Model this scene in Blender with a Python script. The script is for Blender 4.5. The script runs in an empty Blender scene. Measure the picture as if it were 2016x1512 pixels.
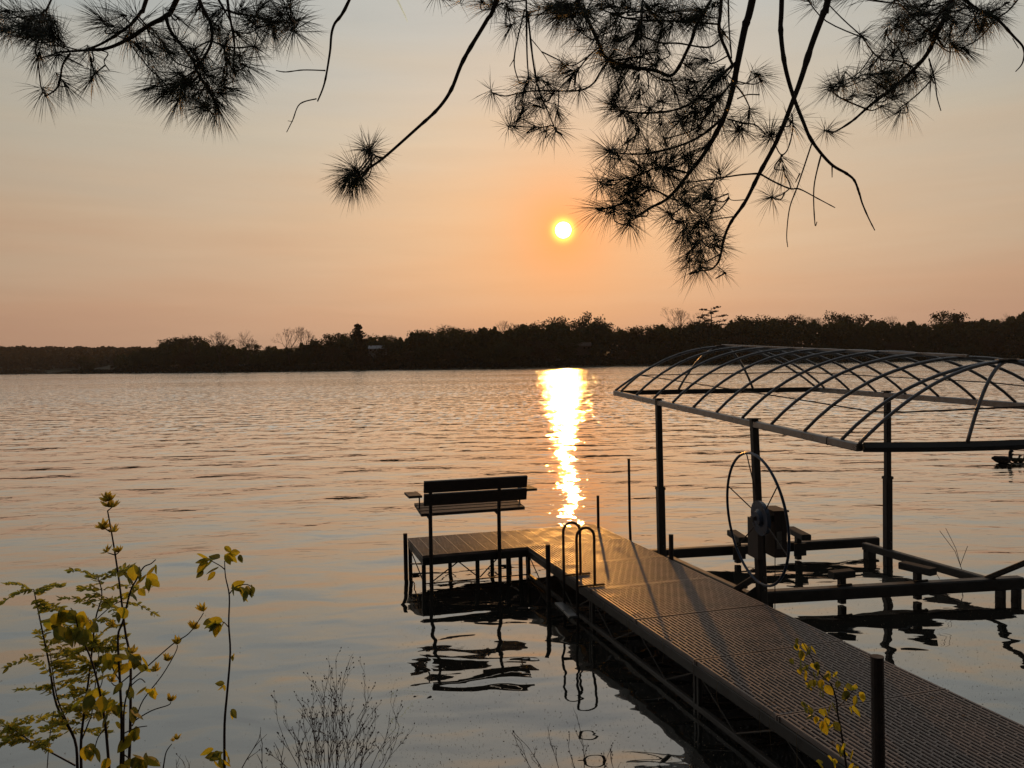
import bpy, math, random
from mathutils import Vector, Matrix
R = math.radians
rnd = random.Random(11)
SC = bpy.context.scene
COL = SC.collection

# ------------------------------------------------------------------ camera
F = 1640.0; H = 2.4; ROLL = R(0.95); PITCH = math.atan(39 / F)
cam = bpy.data.cameras.new('camera'); camo = bpy.data.objects.new('camera', cam); COL.objects.link(camo)
cam.sensor_width = 36; cam.lens = F / 2016 * 36; cam.clip_end = 20000; cam.clip_start = 0.05
CM = Matrix.Translation((0, 0, H)) @ Matrix.Rotation(R(90) - PITCH, 4, 'X') @ Matrix.Rotation(-ROLL, 4, 'Z')
camo.matrix_world = CM
SC.camera = camo
C0 = Vector((0, 0, H)); CR = CM.to_3x3()

def ray(u, v):
    return CR @ Vector(((u - 1008) / F, -(v - 756) / F, -1))
def P(u, v, z=0.0):                     # point of the photo on a level plane
    d = ray(u, v); return C0 + d * ((z - H) / d.z)
def at(u, v, Y):                        # point of the photo at a distance Y ahead
    d = ray(u, v); return C0 + d * (Y / d.y)
def onv(u, v, a, b):                    # point of the photo on the upright plane through a and b
    d = ray(u, v); n = Vector((-(b - a).y, (b - a).x, 0)); return C0 + d * (n.dot(a - C0) / n.dot(d))

# ------------------------------------------------------------------ light
SUN_EL, SUN_AZ = R(9.03), R(3.68)
SD = Vector((math.sin(SUN_AZ) * math.cos(SUN_EL), math.cos(SUN_AZ) * math.cos(SUN_EL), math.sin(SUN_EL)))
def lin(r, g, b):
    f = lambda c: (c / 255 / 12.92) if c / 255 <= 0.04045 else ((c / 255 + 0.055) / 1.055) ** 2.4
    return (f(r), f(g), f(b), 1)
w = bpy.data.worlds.new('World'); SC.world = w; w.use_nodes = True
nt = w.node_tree; N = nt.nodes; L = nt.links
for n in list(N): N.remove(n)
def nd(t, **k):
    n = N.new(t)
    for a, b in k.items(): setattr(n, a, b)
    return n
def mth(op, a, b=None, c=None, clamp=False):
    n = nd('ShaderNodeMath', operation=op); n.use_clamp = clamp
    for i, x in enumerate((a, b, c)):
        if x is None: continue
        if isinstance(x, (int, float)): n.inputs[i].default_value = x
        else: L.new(x, n.inputs[i])
    return n.outputs[0]
def mixc(fac, a, b, mode='MIX'):
    n = nd('ShaderNodeMix', data_type='RGBA', blend_type=mode)
    n.clamp_factor = True
    for i, x in ((0, fac), (6, a), (7, b)):
        if isinstance(x, (int, float)): n.inputs[i].default_value = x
        elif isinstance(x, tuple): n.inputs[i].default_value = x
        else: L.new(x, n.inputs[i])
    return n.outputs[2]
tc = nd('ShaderNodeTexCoord')
sep = nd('ShaderNodeSeparateXYZ'); L.new(tc.outputs['Generated'], sep.inputs[0])
sky = nd('ShaderNodeTexSky', sky_type='NISHITA'); sky.sun_disc = False
sky.sun_elevation = SUN_EL; sky.sun_rotation = SUN_AZ; sky.air_density = 2.0; sky.dust_density = 6.0; sky.ozone_density = 1.5
mp = nd('ShaderNodeMapping'); mp.inputs['Scale'].default_value = (1.6, 1.6, 14); L.new(tc.outputs['Generated'], mp.inputs[0])
nz = nd('ShaderNodeTexNoise'); nz.inputs['Scale'].default_value = 1.6; nz.inputs['Detail'].default_value = 4; L.new(mp.outputs[0], nz.inputs[0])
zz = mth('ADD', sep.outputs[2], mth('MULTIPLY', mth('SUBTRACT', nz.outputs[0], 0.5), 0.15))
ramp = nd('ShaderNodeValToRGB'); L.new(zz, ramp.inputs[0])
stops = [(0.0, (212, 166, 138)), (0.06, (217, 175, 144)), (0.15, (219, 190, 161)), (0.26, (210, 199, 180)), (0.38, (196, 200, 196)), (0.55, (187, 189, 189)), (1.0, (150, 160, 174))]
els = ramp.color_ramp.elements
while len(els) < len(stops): els.new(0.5)
for e, (p, c) in zip(els, stops): e.position = p; e.color = lin(*c)
dotn = nd('ShaderNodeVectorMath', operation='DOT_PRODUCT'); L.new(tc.outputs['Generated'], dotn.inputs[0]); dotn.inputs[1].default_value = SD
dot = dotn.outputs['Value']
ang = mth('ARCCOSINE', mth('MINIMUM', dot, 1.0))                       # angle from the sun, radians
side = mth('MULTIPLY_ADD', mth('POWER', mth('MAXIMUM', dot, 0.0), 6.0), 0.12, 0.83)
back = mth('MULTIPLY_ADD', mth('POWER', mth('MULTIPLY_ADD', dot, 0.5, 0.5, clamp=True), 2.0), 0.92, 0.08)
base = mixc(0.05, ramp.outputs[0], mixc(1.0, sky.outputs[0], (0.13, 0.13, 0.13, 1), 'MULTIPLY'))
basev = nd('ShaderNodeVectorMath', operation='SCALE'); L.new(base, basev.inputs[0]); mp2 = nd('ShaderNodeMapping'); mp2.inputs['Scale'].default_value = (2.2, 2.2, 26); mp2.inputs['Rotation'].default_value = (0.05, 0.06, 0); L.new(tc.outputs['Generated'], mp2.inputs[0])
nz2 = nd('ShaderNodeTexNoise'); nz2.inputs['Scale'].default_value = 2.4; nz2.inputs['Detail'].default_value = 5; nz2.inputs['Distortion'].default_value = 0.5; L.new(mp2.outputs[0], nz2.inputs[0])
streak = mth('MULTIPLY_ADD', mth('SUBTRACT', nz2.outputs[0], 0.5), 0.11, 1.0)       # faint streaks of high thin cloud
L.new(mth('MULTIPLY', mth('MULTIPLY', side, back), streak), basev.inputs['Scale'])
def glow(width, col, amp, power=1.0):
    g = mth('MULTIPLY', mth('EXPONENT', mth('MULTIPLY', mth('POWER', mth('DIVIDE', ang, width), power), -1.0)), amp)
    v = nd('ShaderNodeVectorMath', operation='SCALE'); v.inputs[0].default_value = col[:3]; L.new(g, v.inputs['Scale']); return v.outputs[0]
warm = mth('MULTIPLY', mth('EXPONENT', mth('MULTIPLY', mth('POWER', mth('DIVIDE', ang, R(3.9)), 0.85), -1.0)), 1.0, clamp=True)
tot = mixc(warm, basev.outputs[0], lin(250, 160, 84))
for g in (glow(R(1.35), lin(255, 125, 10), 0.62), glow(R(0.70), (1.0, 0.55, 0.06, 1), 2.6, 3.0), glow(R(0.50), (1.0, 0.92, 0.6, 1), 30.0, 14.0)):
    a = nd('ShaderNodeVectorMath', operation='ADD'); L.new(tot, a.inputs[0]); L.new(g, a.inputs[1]); tot = a.outputs[0]
bg = nd('ShaderNodeBackground'); L.new(tot, bg.inputs[0]); bg.inputs[1].default_value = 1.0
wo = nd('ShaderNodeOutputWorld'); L.new(bg.outputs[0], wo.inputs[0])
w.cycles.sampling_method = 'MANUAL'; w.cycles.sample_map_resolution = 2048

sl = bpy.data.lights.new('sun', 'SUN'); sl.energy = 1.0; sl.angle = R(0.53); sl.color = (1.0, 0.43, 0.09)
so = bpy.data.objects.new('sun', sl); COL.objects.link(so); so.rotation_euler = (-SD).to_track_quat('-Z', 'Y').to_euler()
so.location = SD * 200
SC.view_settings.view_transform = 'Standard'; SC.view_settings.look = 'None'
SC.view_settings.exposure = 0; SC.view_settings.gamma = 1
SC.cycles.max_bounces = 6; SC.cycles.sample_clamp_indirect = 8

# ------------------------------------------------------------------ mesh helpers
class MB:
    def __init__(s): s.v = []; s.f = []
    def add(s, vs, fs):
        o = len(s.v); s.v += [tuple(x) for x in vs]; s.f += [tuple(i + o for i in f) for f in fs]; return s
    def box(s, c, sz, m=None):
        hx, hy, hz = sz[0] / 2, sz[1] / 2, sz[2] / 2
        vs = [Vector((x, y, z)) for x in (-hx, hx) for y in (-hy, hy) for z in (-hz, hz)]
        if m is not None: vs = [m @ q for q in vs]
        c = Vector(c); vs = [q + c for q in vs]
        return s.add(vs, [(0, 1, 3, 2), (4, 6, 7, 5), (0, 4, 5, 1), (2, 3, 7, 6), (0, 2, 6, 4), (1, 5, 7, 3)])
    def beam(s, a, b, wd, ht, up=(0, 0, 1)):
        a, b = Vector(a), Vector(b); d = (b - a); l = d.length; d.normalize(); up = Vector(up)
        x = d.cross(up).normalized(); z = x.cross(d)
        c = 0.12 * min(wd, ht); pr = []
        for sx, sz in ((1, 1), (-1, 1), (-1, -1), (1, -1)):
            p = [(sx * (wd / 2 - c), sz * ht / 2), (sx * wd / 2, sz * (ht / 2 - c))]
            if sx * sz < 0: pr += p
            else: pr += p[::-1]
        n = len(pr); vs = [a + x * p[0] + z * p[1] for p in pr] + [b + x * p[0] + z * p[1] for p in pr]
        fs = [(i, (i + 1) % n, n + (i + 1) % n, n + i) for i in range(n)] + [tuple(range(n))[::-1], tuple(range(n, 2 * n))]
        return s.add(vs, fs)
    def tube(s, pts, rad, n=8, cap=True, ell=None):
        pts = [Vector(p) for p in pts]; k = len(pts)
        if isinstance(rad, (int, float)): rad = [rad] * k
        t0 = (pts[1] - pts[0]).normalized(); ref = Vector((0, 0, 1)) if abs(t0.z) < 0.9 else Vector((1, 0, 0))
        vs = []; x = t0.cross(ref).normalized()
        for i, p in enumerate(pts):
            t = (pts[min(i + 1, k - 1)] - pts[max(i - 1, 0)]).normalized()
            x = (x - t * x.dot(t)).normalized(); y = t.cross(x)
            rx, ry = (rad[i], rad[i]) if ell is None else (rad[i], ell[i])
            for j in range(n):
                a = 2 * math.pi * j / n; vs.append(p + x * (math.cos(a) * rx) + y * (math.sin(a) * ry))
        fs = []
        for i in range(k - 1):
            for j in range(n):
                a = i * n + j; b = i * n + (j + 1) % n; fs.append((a, b, b + n, a + n))
        if cap: fs += [tuple(range(n))[::-1], tuple(range((k - 1) * n, k * n))]
        return s.add(vs, fs)
    def build(s, name, mat, parent=None, smooth=False):
        me = bpy.data.meshes.new(name); org = Vector(parent.matrix_world.translation) if parent else Vector((0, 0, 0))
        if parent is not None: org = WL[parent.name]
        me.from_pydata([Vector(q) - org for q in s.v], [], s.f); me.update()
        me.materials.append(mat)
        if smooth: me.polygons.foreach_set('use_smooth', [True] * len(me.polygons))
        o = bpy.data.objects.new(name, me); COL.objects.link(o)
        if parent is not None: o.parent = parent
        WL[o.name] = org
        return o
WL = {}
def tag(o, label=None, cat=None, group=None, kind=None):
    if label: o['label'] = label
    if cat: o['category'] = cat
    if group: o['group'] = group
    if kind: o['kind'] = kind
    return o
def thing(name, label, cat, loc, group=None):
    o = bpy.data.objects.new(name, None); COL.objects.link(o); o.location = loc; o.empty_display_size = 0.1
    WL[o.name] = Vector(loc); return tag(o, label, cat, group)
def top(o, label, cat, group=None):         # a thing that is a single mesh: move its origin to its base
    vs = [v.co.copy() for v in o.data.vertices]
    b = Vector((sum(v.x for v in vs) / len(vs), sum(v.y for v in vs) / len(vs), min(v.z for v in vs)))
    o.data.transform(Matrix.Translation(-b)); o.location = b; WL[o.name] = b
    return tag(o, label, cat, group)
def spline(pts, sub=5):
    pts = [Vector(p) for p in pts]
    if len(pts) < 3: return pts
    out = []
    for i in range(len(pts) - 1):
        p0 = pts[max(i - 1, 0)]; p1 = pts[i]; p2 = pts[i + 1]; p3 = pts[min(i + 2, len(pts) - 1)]
        for k in range(sub):
            t = k / sub
            out.append(0.5 * ((2 * p1) + (p2 - p0) * t + (2 * p0 - 5 * p1 + 4 * p2 - p3) * t * t + (3 * p1 - p0 - 3 * p2 + p3) * t ** 3))
    out.append(pts[-1]); return out
def lerp(a, b, t): return a + (b - a) * t

# ------------------------------------------------------------------ materials
def mat(name, c1, c2=None, rough=0.6, metal=0.0, scale=8.0, spec=0.5, bump=0.0, bscale=60.0, transl=0.0, stretch=(1, 1, 1), coord='Object', detail=5):
    m = bpy.data.materials.new(name); m.use_nodes = True; t = m.node_tree; n = t.nodes; l = t.links
    b = n['Principled BSDF']; b.inputs['Metallic'].default_value = metal
    b.inputs['Specular IOR Level'].default_value = spec
    co = n.new('ShaderNodeTexCoord'); mpn = n.new('ShaderNodeMapping'); mpn.inputs['Scale'].default_value = stretch
    l.new(co.outputs[coord], mpn.inputs[0])
    no = n.new('ShaderNodeTexNoise'); no.inputs['Scale'].default_value = scale; no.inputs['Detail'].default_value = detail; l.new(mpn.outputs[0], no.inputs[0])
    cr = n.new('ShaderNodeValToRGB'); cr.color_ramp.elements[0].position = 0.33; cr.color_ramp.elements[1].position = 0.67
    c2 = c2 or tuple(x * 0.7 for x in c1)
    cr.color_ramp.elements[0].color = (*c2, 1); cr.color_ramp.elements[1].color = (*c1, 1)
    l.new(no.outputs[0], cr.inputs[0]); l.new(cr.outputs[0], b.inputs['Base Color'])
    mr = n.new('ShaderNodeMapRange'); mr.inputs[1].default_value = 0.3; mr.inputs[2].default_value = 0.7
    mr.inputs[3].default_value = max(rough - 0.12, 0.03); mr.inputs[4].default_value = min(rough + 0.12, 1); l.new(no.outputs[0], mr.inputs[0]); l.new(mr.outputs[0], b.inputs['Roughness'])
    if bump:
        nb = n.new('ShaderNodeTexNoise'); nb.inputs['Scale'].default_value = bscale; nb.inputs['Detail'].default_value = 3; l.new(mpn.outputs[0], nb.inputs[0])
        bn = n.new('ShaderNodeBump'); bn.inputs['Strength'].default_value = 1; bn.inputs['Distance'].default_value = bump
        l.new(nb.outputs[0], bn.inputs['Height']); l.new(bn.outputs[0], b.inputs['Normal'])
    if transl:
        tr = n.new('ShaderNodeBsdfTranslucent'); l.new(cr.outputs[0], tr.inputs[0]); mx = n.new('ShaderNodeMixShader'); mx.inputs[0].default_value = transl
        l.new(b.outputs[0], mx.inputs[1]); l.new(tr.outputs[0], mx.inputs[2]); l.new(mx.outputs[0], n['Material Output'].inputs[0])
    return m
M = {}
M['deck'] = mat('deck_plastic', (0.27, 0.215, 0.19), (0.13, 0.105, 0.095), rough=0.46, spec=0.4, scale=5, bump=0.0008, bscale=220)
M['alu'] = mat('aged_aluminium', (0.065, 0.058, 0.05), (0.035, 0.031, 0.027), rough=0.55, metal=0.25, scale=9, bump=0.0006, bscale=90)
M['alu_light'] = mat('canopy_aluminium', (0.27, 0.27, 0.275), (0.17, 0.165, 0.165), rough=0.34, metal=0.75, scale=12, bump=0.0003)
M['steel'] = mat('rusty_steel_pipe', (0.06, 0.042, 0.034), (0.03, 0.023, 0.02), rough=0.65, metal=0.2, scale=25, bump=0.001)
M['benchwood'] = mat('dark_stained_wood', (0.07, 0.05, 0.04), (0.035, 0.027, 0.022), rough=0.6, scale=6, stretch=(1, 12, 12), bump=0.0006, bscale=30)
M['greywood'] = mat('weathered_wood', (0.10, 0.08, 0.068), (0.055, 0.045, 0.038), rough=0.7, scale=5, stretch=(10, 10, 1), bump=0.001, bscale=24)
M['coverwood'] = mat('weathered_plywood', (0.075, 0.055, 0.045), (0.035, 0.027, 0.023), rough=0.75, scale=5, stretch=(10, 10, 1), bump=0.001, bscale=24)
M['blue'] = mat('blue_painted_steel', (0.03, 0.06, 0.12), (0.018, 0.035, 0.06), rough=0.35, metal=0.2, scale=20)
M['carpet'] = mat('bunk_carpet', (0.07, 0.065, 0.06), (0.04, 0.038, 0.035), rough=0.95, scale=60, bump=0.002)
M['bark'] = mat('pine_bark', (0.075, 0.055, 0.045), (0.03, 0.022, 0.018), rough=0.9, scale=30, bump=0.002, bscale=70)
M['needle'] = mat('pine_needles', (0.045, 0.06, 0.02), (0.03, 0.042, 0.015), rough=0.55, scale=9, transl=0.15)
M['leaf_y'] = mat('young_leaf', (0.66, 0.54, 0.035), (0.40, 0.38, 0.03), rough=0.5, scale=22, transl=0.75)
M['leaf_d'] = mat('dark_green_leaf', (0.30, 0.31, 0.05), (0.13, 0.15, 0.03), rough=0.5, scale=22, transl=0.45)  # darker green, less translucent leaves mixed in at random
M['leaf_g'] = mat('small_leaflet', (0.60, 0.58, 0.10), (0.28, 0.30, 0.05), rough=0.5, scale=20, transl=0.65)
M['bud'] = mat('opening_bud', (0.75, 0.60, 0.10), (0.5, 0.42, 0.07), rough=0.5, scale=40, transl=0.65)
M['stem'] = mat('woody_stem', (0.05, 0.032, 0.035), (0.028, 0.02, 0.022), rough=0.7, scale=60)
M['dry'] = mat('dry_twig', (0.13, 0.075, 0.068), (0.06, 0.037, 0.036), rough=0.9, scale=60)
M['straw'] = mat('dead_grass', (0.32, 0.24, 0.15), (0.20, 0.15, 0.10), rough=0.8, scale=30, transl=0.3)
M['soil'] = mat('bank_soil', (0.07, 0.06, 0.04), (0.03, 0.03, 0.018), rough=0.95, scale=3, bump=0.03, bscale=8)
M['land'] = mat('far_meadow', (0.055, 0.062, 0.03), (0.03, 0.036, 0.02), rough=0.95, scale=0.05)
M['far_leaf'] = mat('spring_foliage', (0.075, 0.082, 0.034), (0.035, 0.042, 0.018), rough=0.9, scale=0.25, spec=0.1, transl=0.25)
M['far_leaf_b'] = mat('dull_red_brown_foliage', (0.08, 0.062, 0.036), (0.04, 0.034, 0.02), rough=0.9, scale=0.25, spec=0.1, transl=0.25)
M['far_dark'] = mat('conifer_foliage', (0.028, 0.036, 0.02), (0.018, 0.024, 0.014), rough=0.9, scale=0.3, spec=0.1)
M['far_bark'] = mat('grey_bark', (0.10, 0.085, 0.07), (0.05, 0.042, 0.036), rough=0.95, scale=1, spec=0.1)
M['pale_wall'] = mat('pale_siding', (0.42, 0.42, 0.44), (0.32, 0.32, 0.34), rough=0.7, scale=1)
M['pale_roof'] = mat('pale_metal_roof', (0.55, 0.55, 0.58), (0.45, 0.45, 0.48), rough=0.45, scale=1)
M['brown_wall'] = mat('brown_siding', (0.12, 0.085, 0.06), (0.07, 0.05, 0.04), rough=0.8, scale=1)
M['dark_glass'] = mat('window_glass', (0.02, 0.022, 0.025), (0.015, 0.015, 0.018), rough=0.12, scale=1)
M['goose'] = mat('brown_plumage', (0.07, 0.055, 0.045), (0.04, 0.03, 0.026), rough=0.8, scale=18)
M['goose_black'] = mat('black_plumage', (0.012, 0.011, 0.011), (0.008, 0.008, 0.008), rough=0.6, scale=30)
M['down'] = mat('gosling_down', (0.10, 0.085, 0.04), (0.06, 0.05, 0.03), rough=0.95, scale=40)
M['hull_white'] = mat('white_hull', (0.7, 0.68, 0.64), (0.6, 0.58, 0.55), rough=0.4, scale=2)
M['hull_blue'] = mat('blue_hull', (0.05, 0.12, 0.22), (0.04, 0.09, 0.17), rough=0.4, scale=2)
M['cloud'] = mat('contrail_ice', (0.85, 0.8, 0.78), (0.8, 0.74, 0.72), rough=1.0, scale=0.01, spec=0.0, transl=0.92)
M['debris'] = mat('floating_debris', (0.50, 0.40, 0.28), (0.2, 0.15, 0.10), rough=0.9, scale=60)

def water_mat():
    m = bpy.data.materials.new('lake_water'); m.use_nodes = True; t = m.node_tree; n = t.nodes; l = t.links
    for q in list(n): n.remove(q)
    def mk(tp, **k):
        a = n.new(tp)
        for x, y in k.items(): setattr(a, x, y)
        return a
    def ma(op, a, b=None, c=None, clamp=False):
        q = mk('ShaderNodeMath', operation=op); q.use_clamp = clamp
        for i, x in enumerate((a, b, c)):
            if x is None: continue
            if isinstance(x, (int, float)): q.inputs[i].default_value = x
            else: l.new(x, q.inputs[i])
        return q.outputs[0]
    g = mk('ShaderNodeNewGeometry'); sp = mk('ShaderNodeSeparateXYZ'); l.new(g.outputs['Position'], sp.inputs[0])
    def noise(scale, sx, sy, rot=0.0, detail=1.0, rough=0.5, dist=0.0):
        mp_ = mk('ShaderNodeMapping'); mp_.inputs['Scale'].default_value = (sx, sy, 1); mp_.inputs['Rotation'].default_value = (0, 0, rot)
        l.new(g.outputs['Position'], mp_.inputs[0])
        z = mk('ShaderNodeTexNoise'); z.inputs['Scale'].default_value = scale; z.inputs['Detail'].default_value = detail
        z.inputs['Roughness'].default_value = rough; z.inputs['Distortion'].default_value = dist
        l.new(mp_.outputs[0], z.inputs[0]); return z.outputs[0]
    def rng(x, a, b, lo, hi):
        q = mk('ShaderNodeMapRange', interpolation_type='SMOOTHSTEP')
        for i, y in enumerate((None, a, b, lo, hi)):
            if y is not None: q.inputs[i].default_value = y
        l.new(x, q.inputs[0]); return q.outputs[0]
    wind = rng(sp.outputs[1], 14.0, 42.0, 0.04, 1.0)
    patch = rng(noise(0.03, 0.5, 1.3, 0.2, 3.0), 0.35, 0.65, 0.45, 1.3)
    swell = ma('MULTIPLY', noise(0.75, 0.75, 1.15, R(12), 0.5), 0.078)
    mid = ma('MULTIPLY', noise(2.1, 0.8, 1.3, R(-9), 0.6, 0.5, 0.4), 0.0165)
    near_ = rng(sp.outputs[1], 6.0, 16.0, 0.28, 1.0)
    chop = ma('MULTIPLY', noise(5.0, 0.8, 1.5, R(8), 1.5, 0.5, 0.3), ma('MULTIPLY', near_, 0.0036))
    # crests: a ridged noise, thin steep lines running along the shore
    rd = ma('ABSOLUTE', ma('SUBTRACT', noise(1.5, 0.75, 1.9, R(5), 2.0, 0.5, 0.4), 0.5))
    ridge = ma('MULTIPLY', ma('SUBTRACT', 1.0, rng(rd, 0.0, 0.03, 0.0, 1.0)), ma('MULTIPLY', rng(sp.outputs[1], 7.0, 14.0, 0.0, 1.0), 0.0013))
    h = ma('ADD', ma('ADD', swell, mid), ma('ADD', chop, ridge))
    bp = mk('ShaderNodeBump'); bp.inputs['Strength'].default_value = 1.0; bp.inputs['Distance'].default_value = 1.0; l.new(h, bp.inputs['Height'])
    # wind ripples further out: their slopes come straight from a noise, so that they stay true when smaller than a pixel
    mq = mk('ShaderNodeMapping'); mq.inputs['Scale'].default_value = (0.8, 1.3, 1); l.new(g.outputs['Position'], mq.inputs[0])
    rp = mk('ShaderNodeTexNoise'); rp.inputs['Scale'].default_value = 3.4; rp.inputs['Detail'].default_value = 2.5; l.new(mq.outputs[0], rp.inputs[0])
    sb_ = mk('ShaderNodeVectorMath', operation='SUBTRACT'); l.new(rp.outputs['Color'], sb_.inputs[0]); sb_.inputs[1].default_value = (0.5, 0.57, 0.5)      # ripples lean towards this shore
    ml_ = mk('ShaderNodeVectorMath', operation='MULTIPLY'); l.new(sb_.outputs[0], ml_.inputs[0]); ml_.inputs[1].default_value = (0.68, 0.80, 0.0)
    sc_ = mk('ShaderNodeVectorMath', operation='SCALE'); l.new(ml_.outputs[0], sc_.inputs[0]); gust = rng(noise(1.0, 3.2, 0.28, 0.0, 3.0, 0.6), 0.40, 0.64, 0.22, 1.5); l.new(ma('MULTIPLY', ma('MULTIPLY', wind, patch), gust), sc_.inputs['Scale'])
    ad_ = mk('ShaderNodeVectorMath', operation='ADD'); l.new(bp.outputs[0], ad_.inputs[0]); l.new(sc_.outputs[0], ad_.inputs[1])
    nrm = mk('ShaderNodeVectorMath', operation='NORMALIZE'); l.new(ad_.outputs[0], nrm.inputs[0])
    f1 = mk('ShaderNodeFresnel'); f1.inputs['IOR'].default_value = 2.1; l.new(nrm.outputs[0], f1.inputs['Normal'])
    f2 = mk('ShaderNodeFresnel'); f2.inputs['IOR'].default_value = 2.1
    fac = ma('MULTIPLY_ADD', ma('ADD', ma('MULTIPLY', f1.outputs[0], 0.35), ma('MULTIPLY', f2.outputs[0], 0.65)), 1.38, 0.03, clamp=True)
    df = mk('ShaderNodeBsdfDiffuse'); df.inputs[0].default_value = (0.016, 0.017, 0.014, 1)
    gl = mk('ShaderNodeBsdfGlossy', distribution='BECKMANN'); gl.inputs['Color'].default_value = (1, 1, 1, 1); l.new(ma('MULTIPLY_ADD', wind, 0.055, 0.02), gl.inputs['Roughness']); l.new(nrm.outputs[0], gl.inputs['Normal'])
    mx = mk('ShaderNodeMixShader'); l.new(fac, mx.inputs[0]); l.new(df.outputs[0], mx.inputs[1]); l.new(gl.outputs[0], mx.inputs[2])
    o = mk('ShaderNodeOutputMaterial'); l.new(mx.outputs[0], o.inputs[0]); return m
M['water'] = water_mat()

# ------------------------------------------------------------------ setting: water, bank, far land
b = MB(); b.add([(-4000, -60, 0), (4000, -60, 0), (4000, 5000, 0), (-4000, 5000, 0)], [(0, 1, 2, 3)])
tag(b.build('water', M['water']), kind='structure')
def bankz(x, y):
    e = 3.0 + 0.35 * math.sin(x * 0.9 + 1) + 0.2 * math.sin(x * 2.3)
    return max(-0.6, min((e - y) * 0.24, 0.75 + max(0, -y) * 0.04)) + 0.03 * math.sin(3 * x) * math.cos(2.6 * y)
b = MB(); nx, ny = 90, 50
gx = [-22.5 + 45 * i / nx for i in range(nx + 1)]; gy = [-30 + 38 * (j / ny) ** 0.6 for j in range(ny + 1)]
b.add([(x, y, bankz(x, y)) for y in gy for x in gx], [(j * (nx + 1) + i, j * (nx + 1) + i + 1, (j + 1) * (nx + 1) + i + 1, (j + 1) * (nx + 1) + i) for j in range(ny) for i in range(nx)])
tag(b.build('ground', M['soil'], smooth=True), kind='structure')

SH = [P(u, v, 0) for u, v in ((0, 737.5), (120, 735.5), (200, 736.0), (330, 735), (500, 733.2), (700, 729.7), (1008, 726), (1220, 721.3), (1542, 716.0), (1967, 708.5))]
SH = [Vector((-3500, 1500, 0)), Vector((-1500, 1350, 0))] + SH + [Vector((900, 420, 0)), Vector((3000, 300, 0))]
def shore_y(x):
    for a, c in zip(SH, SH[1:]):
        if a.x <= x <= c.x: return lerp(a.y, c.y, (x - a.x) / (c.x - a.x))
    return 400
def landz(x, y):
    d = y - shore_y(x)
    if d < 0: return -1.0
    return 0.5 + min(d, 6) * 0.12 + 9.0 * min(1, max(0, d - 10) / 130) + 24 * min(1, max(0, d - 170) / 400) * (1 if x < -330 else 0.15) + 0.8 * math.sin(x * 0.021) * min(1, d / 40)
b = MB(); xs = [-3500 + i * 50 for i in range(41)] + [-1500 + i * 12 for i in range(1, 200)] + [900 + i * 60 for i in range(0, 35)]
ds = [-3, 0.0, 2, 6, 12, 30, 60, 100, 140, 200, 300, 450, 600, 1200]
vs = []
for d in ds:
    for x in xs:
        y = shore_y(x) + d; vs.append((x, y, -1.0 if d < 0 else landz(x, y) if d > 0.1 else 0.15))
k = len(xs); b.add(vs, [(j * k + i, j * k + i + 1, (j + 1) * k + i + 1, (j + 1) * k + i) for j in range(len(ds) - 1) for i in range(k - 1)])
tag(b.build('far_shore', M['land'], smooth=True), kind='structure')

# ------------------------------------------------------------------ far trees
def grow(mb, p, d, r, ln, depth, rg, leaf, spread=0.5, ends=None, n=5):
    d = d.normalized(); q = p + d * ln
    m = p.lerp(q, 0.5) + Vector((rg.uniform(-1, 1), rg.uniform(-1, 1), 0)) * ln * 0.06
    mb.tube([p, m, q], [r, r * 0.85, r * 0.68], n, cap=False)
    if ends is not None and depth <= leaf: ends.append((q.copy(), d.copy()))
    if depth == 0: return
    k = rg.choice((2, 3, 3))
    for i in range(k):
        a = 2 * math.pi * (i + rg.random()) / k
        t = d.orthogonal().normalized(); s_ = d.cross(t)
        nd_ = d + (t * math.cos(a) + s_ * math.sin(a)) * rg.uniform(spread * 0.6, spread * 1.3) + Vector((0, 0, 0.12))
        grow(mb, q, nd_, r * 0.62, ln * rg.uniform(0.62, 0.85), depth - 1, rg, leaf, spread, ends, max(3, n - 1))
def leafquad(mb, c, s, rg):
    a = Vector((rg.gauss(0, 1), rg.gauss(0, 1), rg.gauss(0, 1))).normalized(); t = a.orthogonal().normalized(); u = a.cross(t)
    mb.add([c - t * s - u * s * 0.3, c + t * s * 0.2 - u * s, c + t * s + u * s * 0.2, c - t * s * 0.3 + u * s * 0.9], [(0, 1, 2, 3)])
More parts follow.
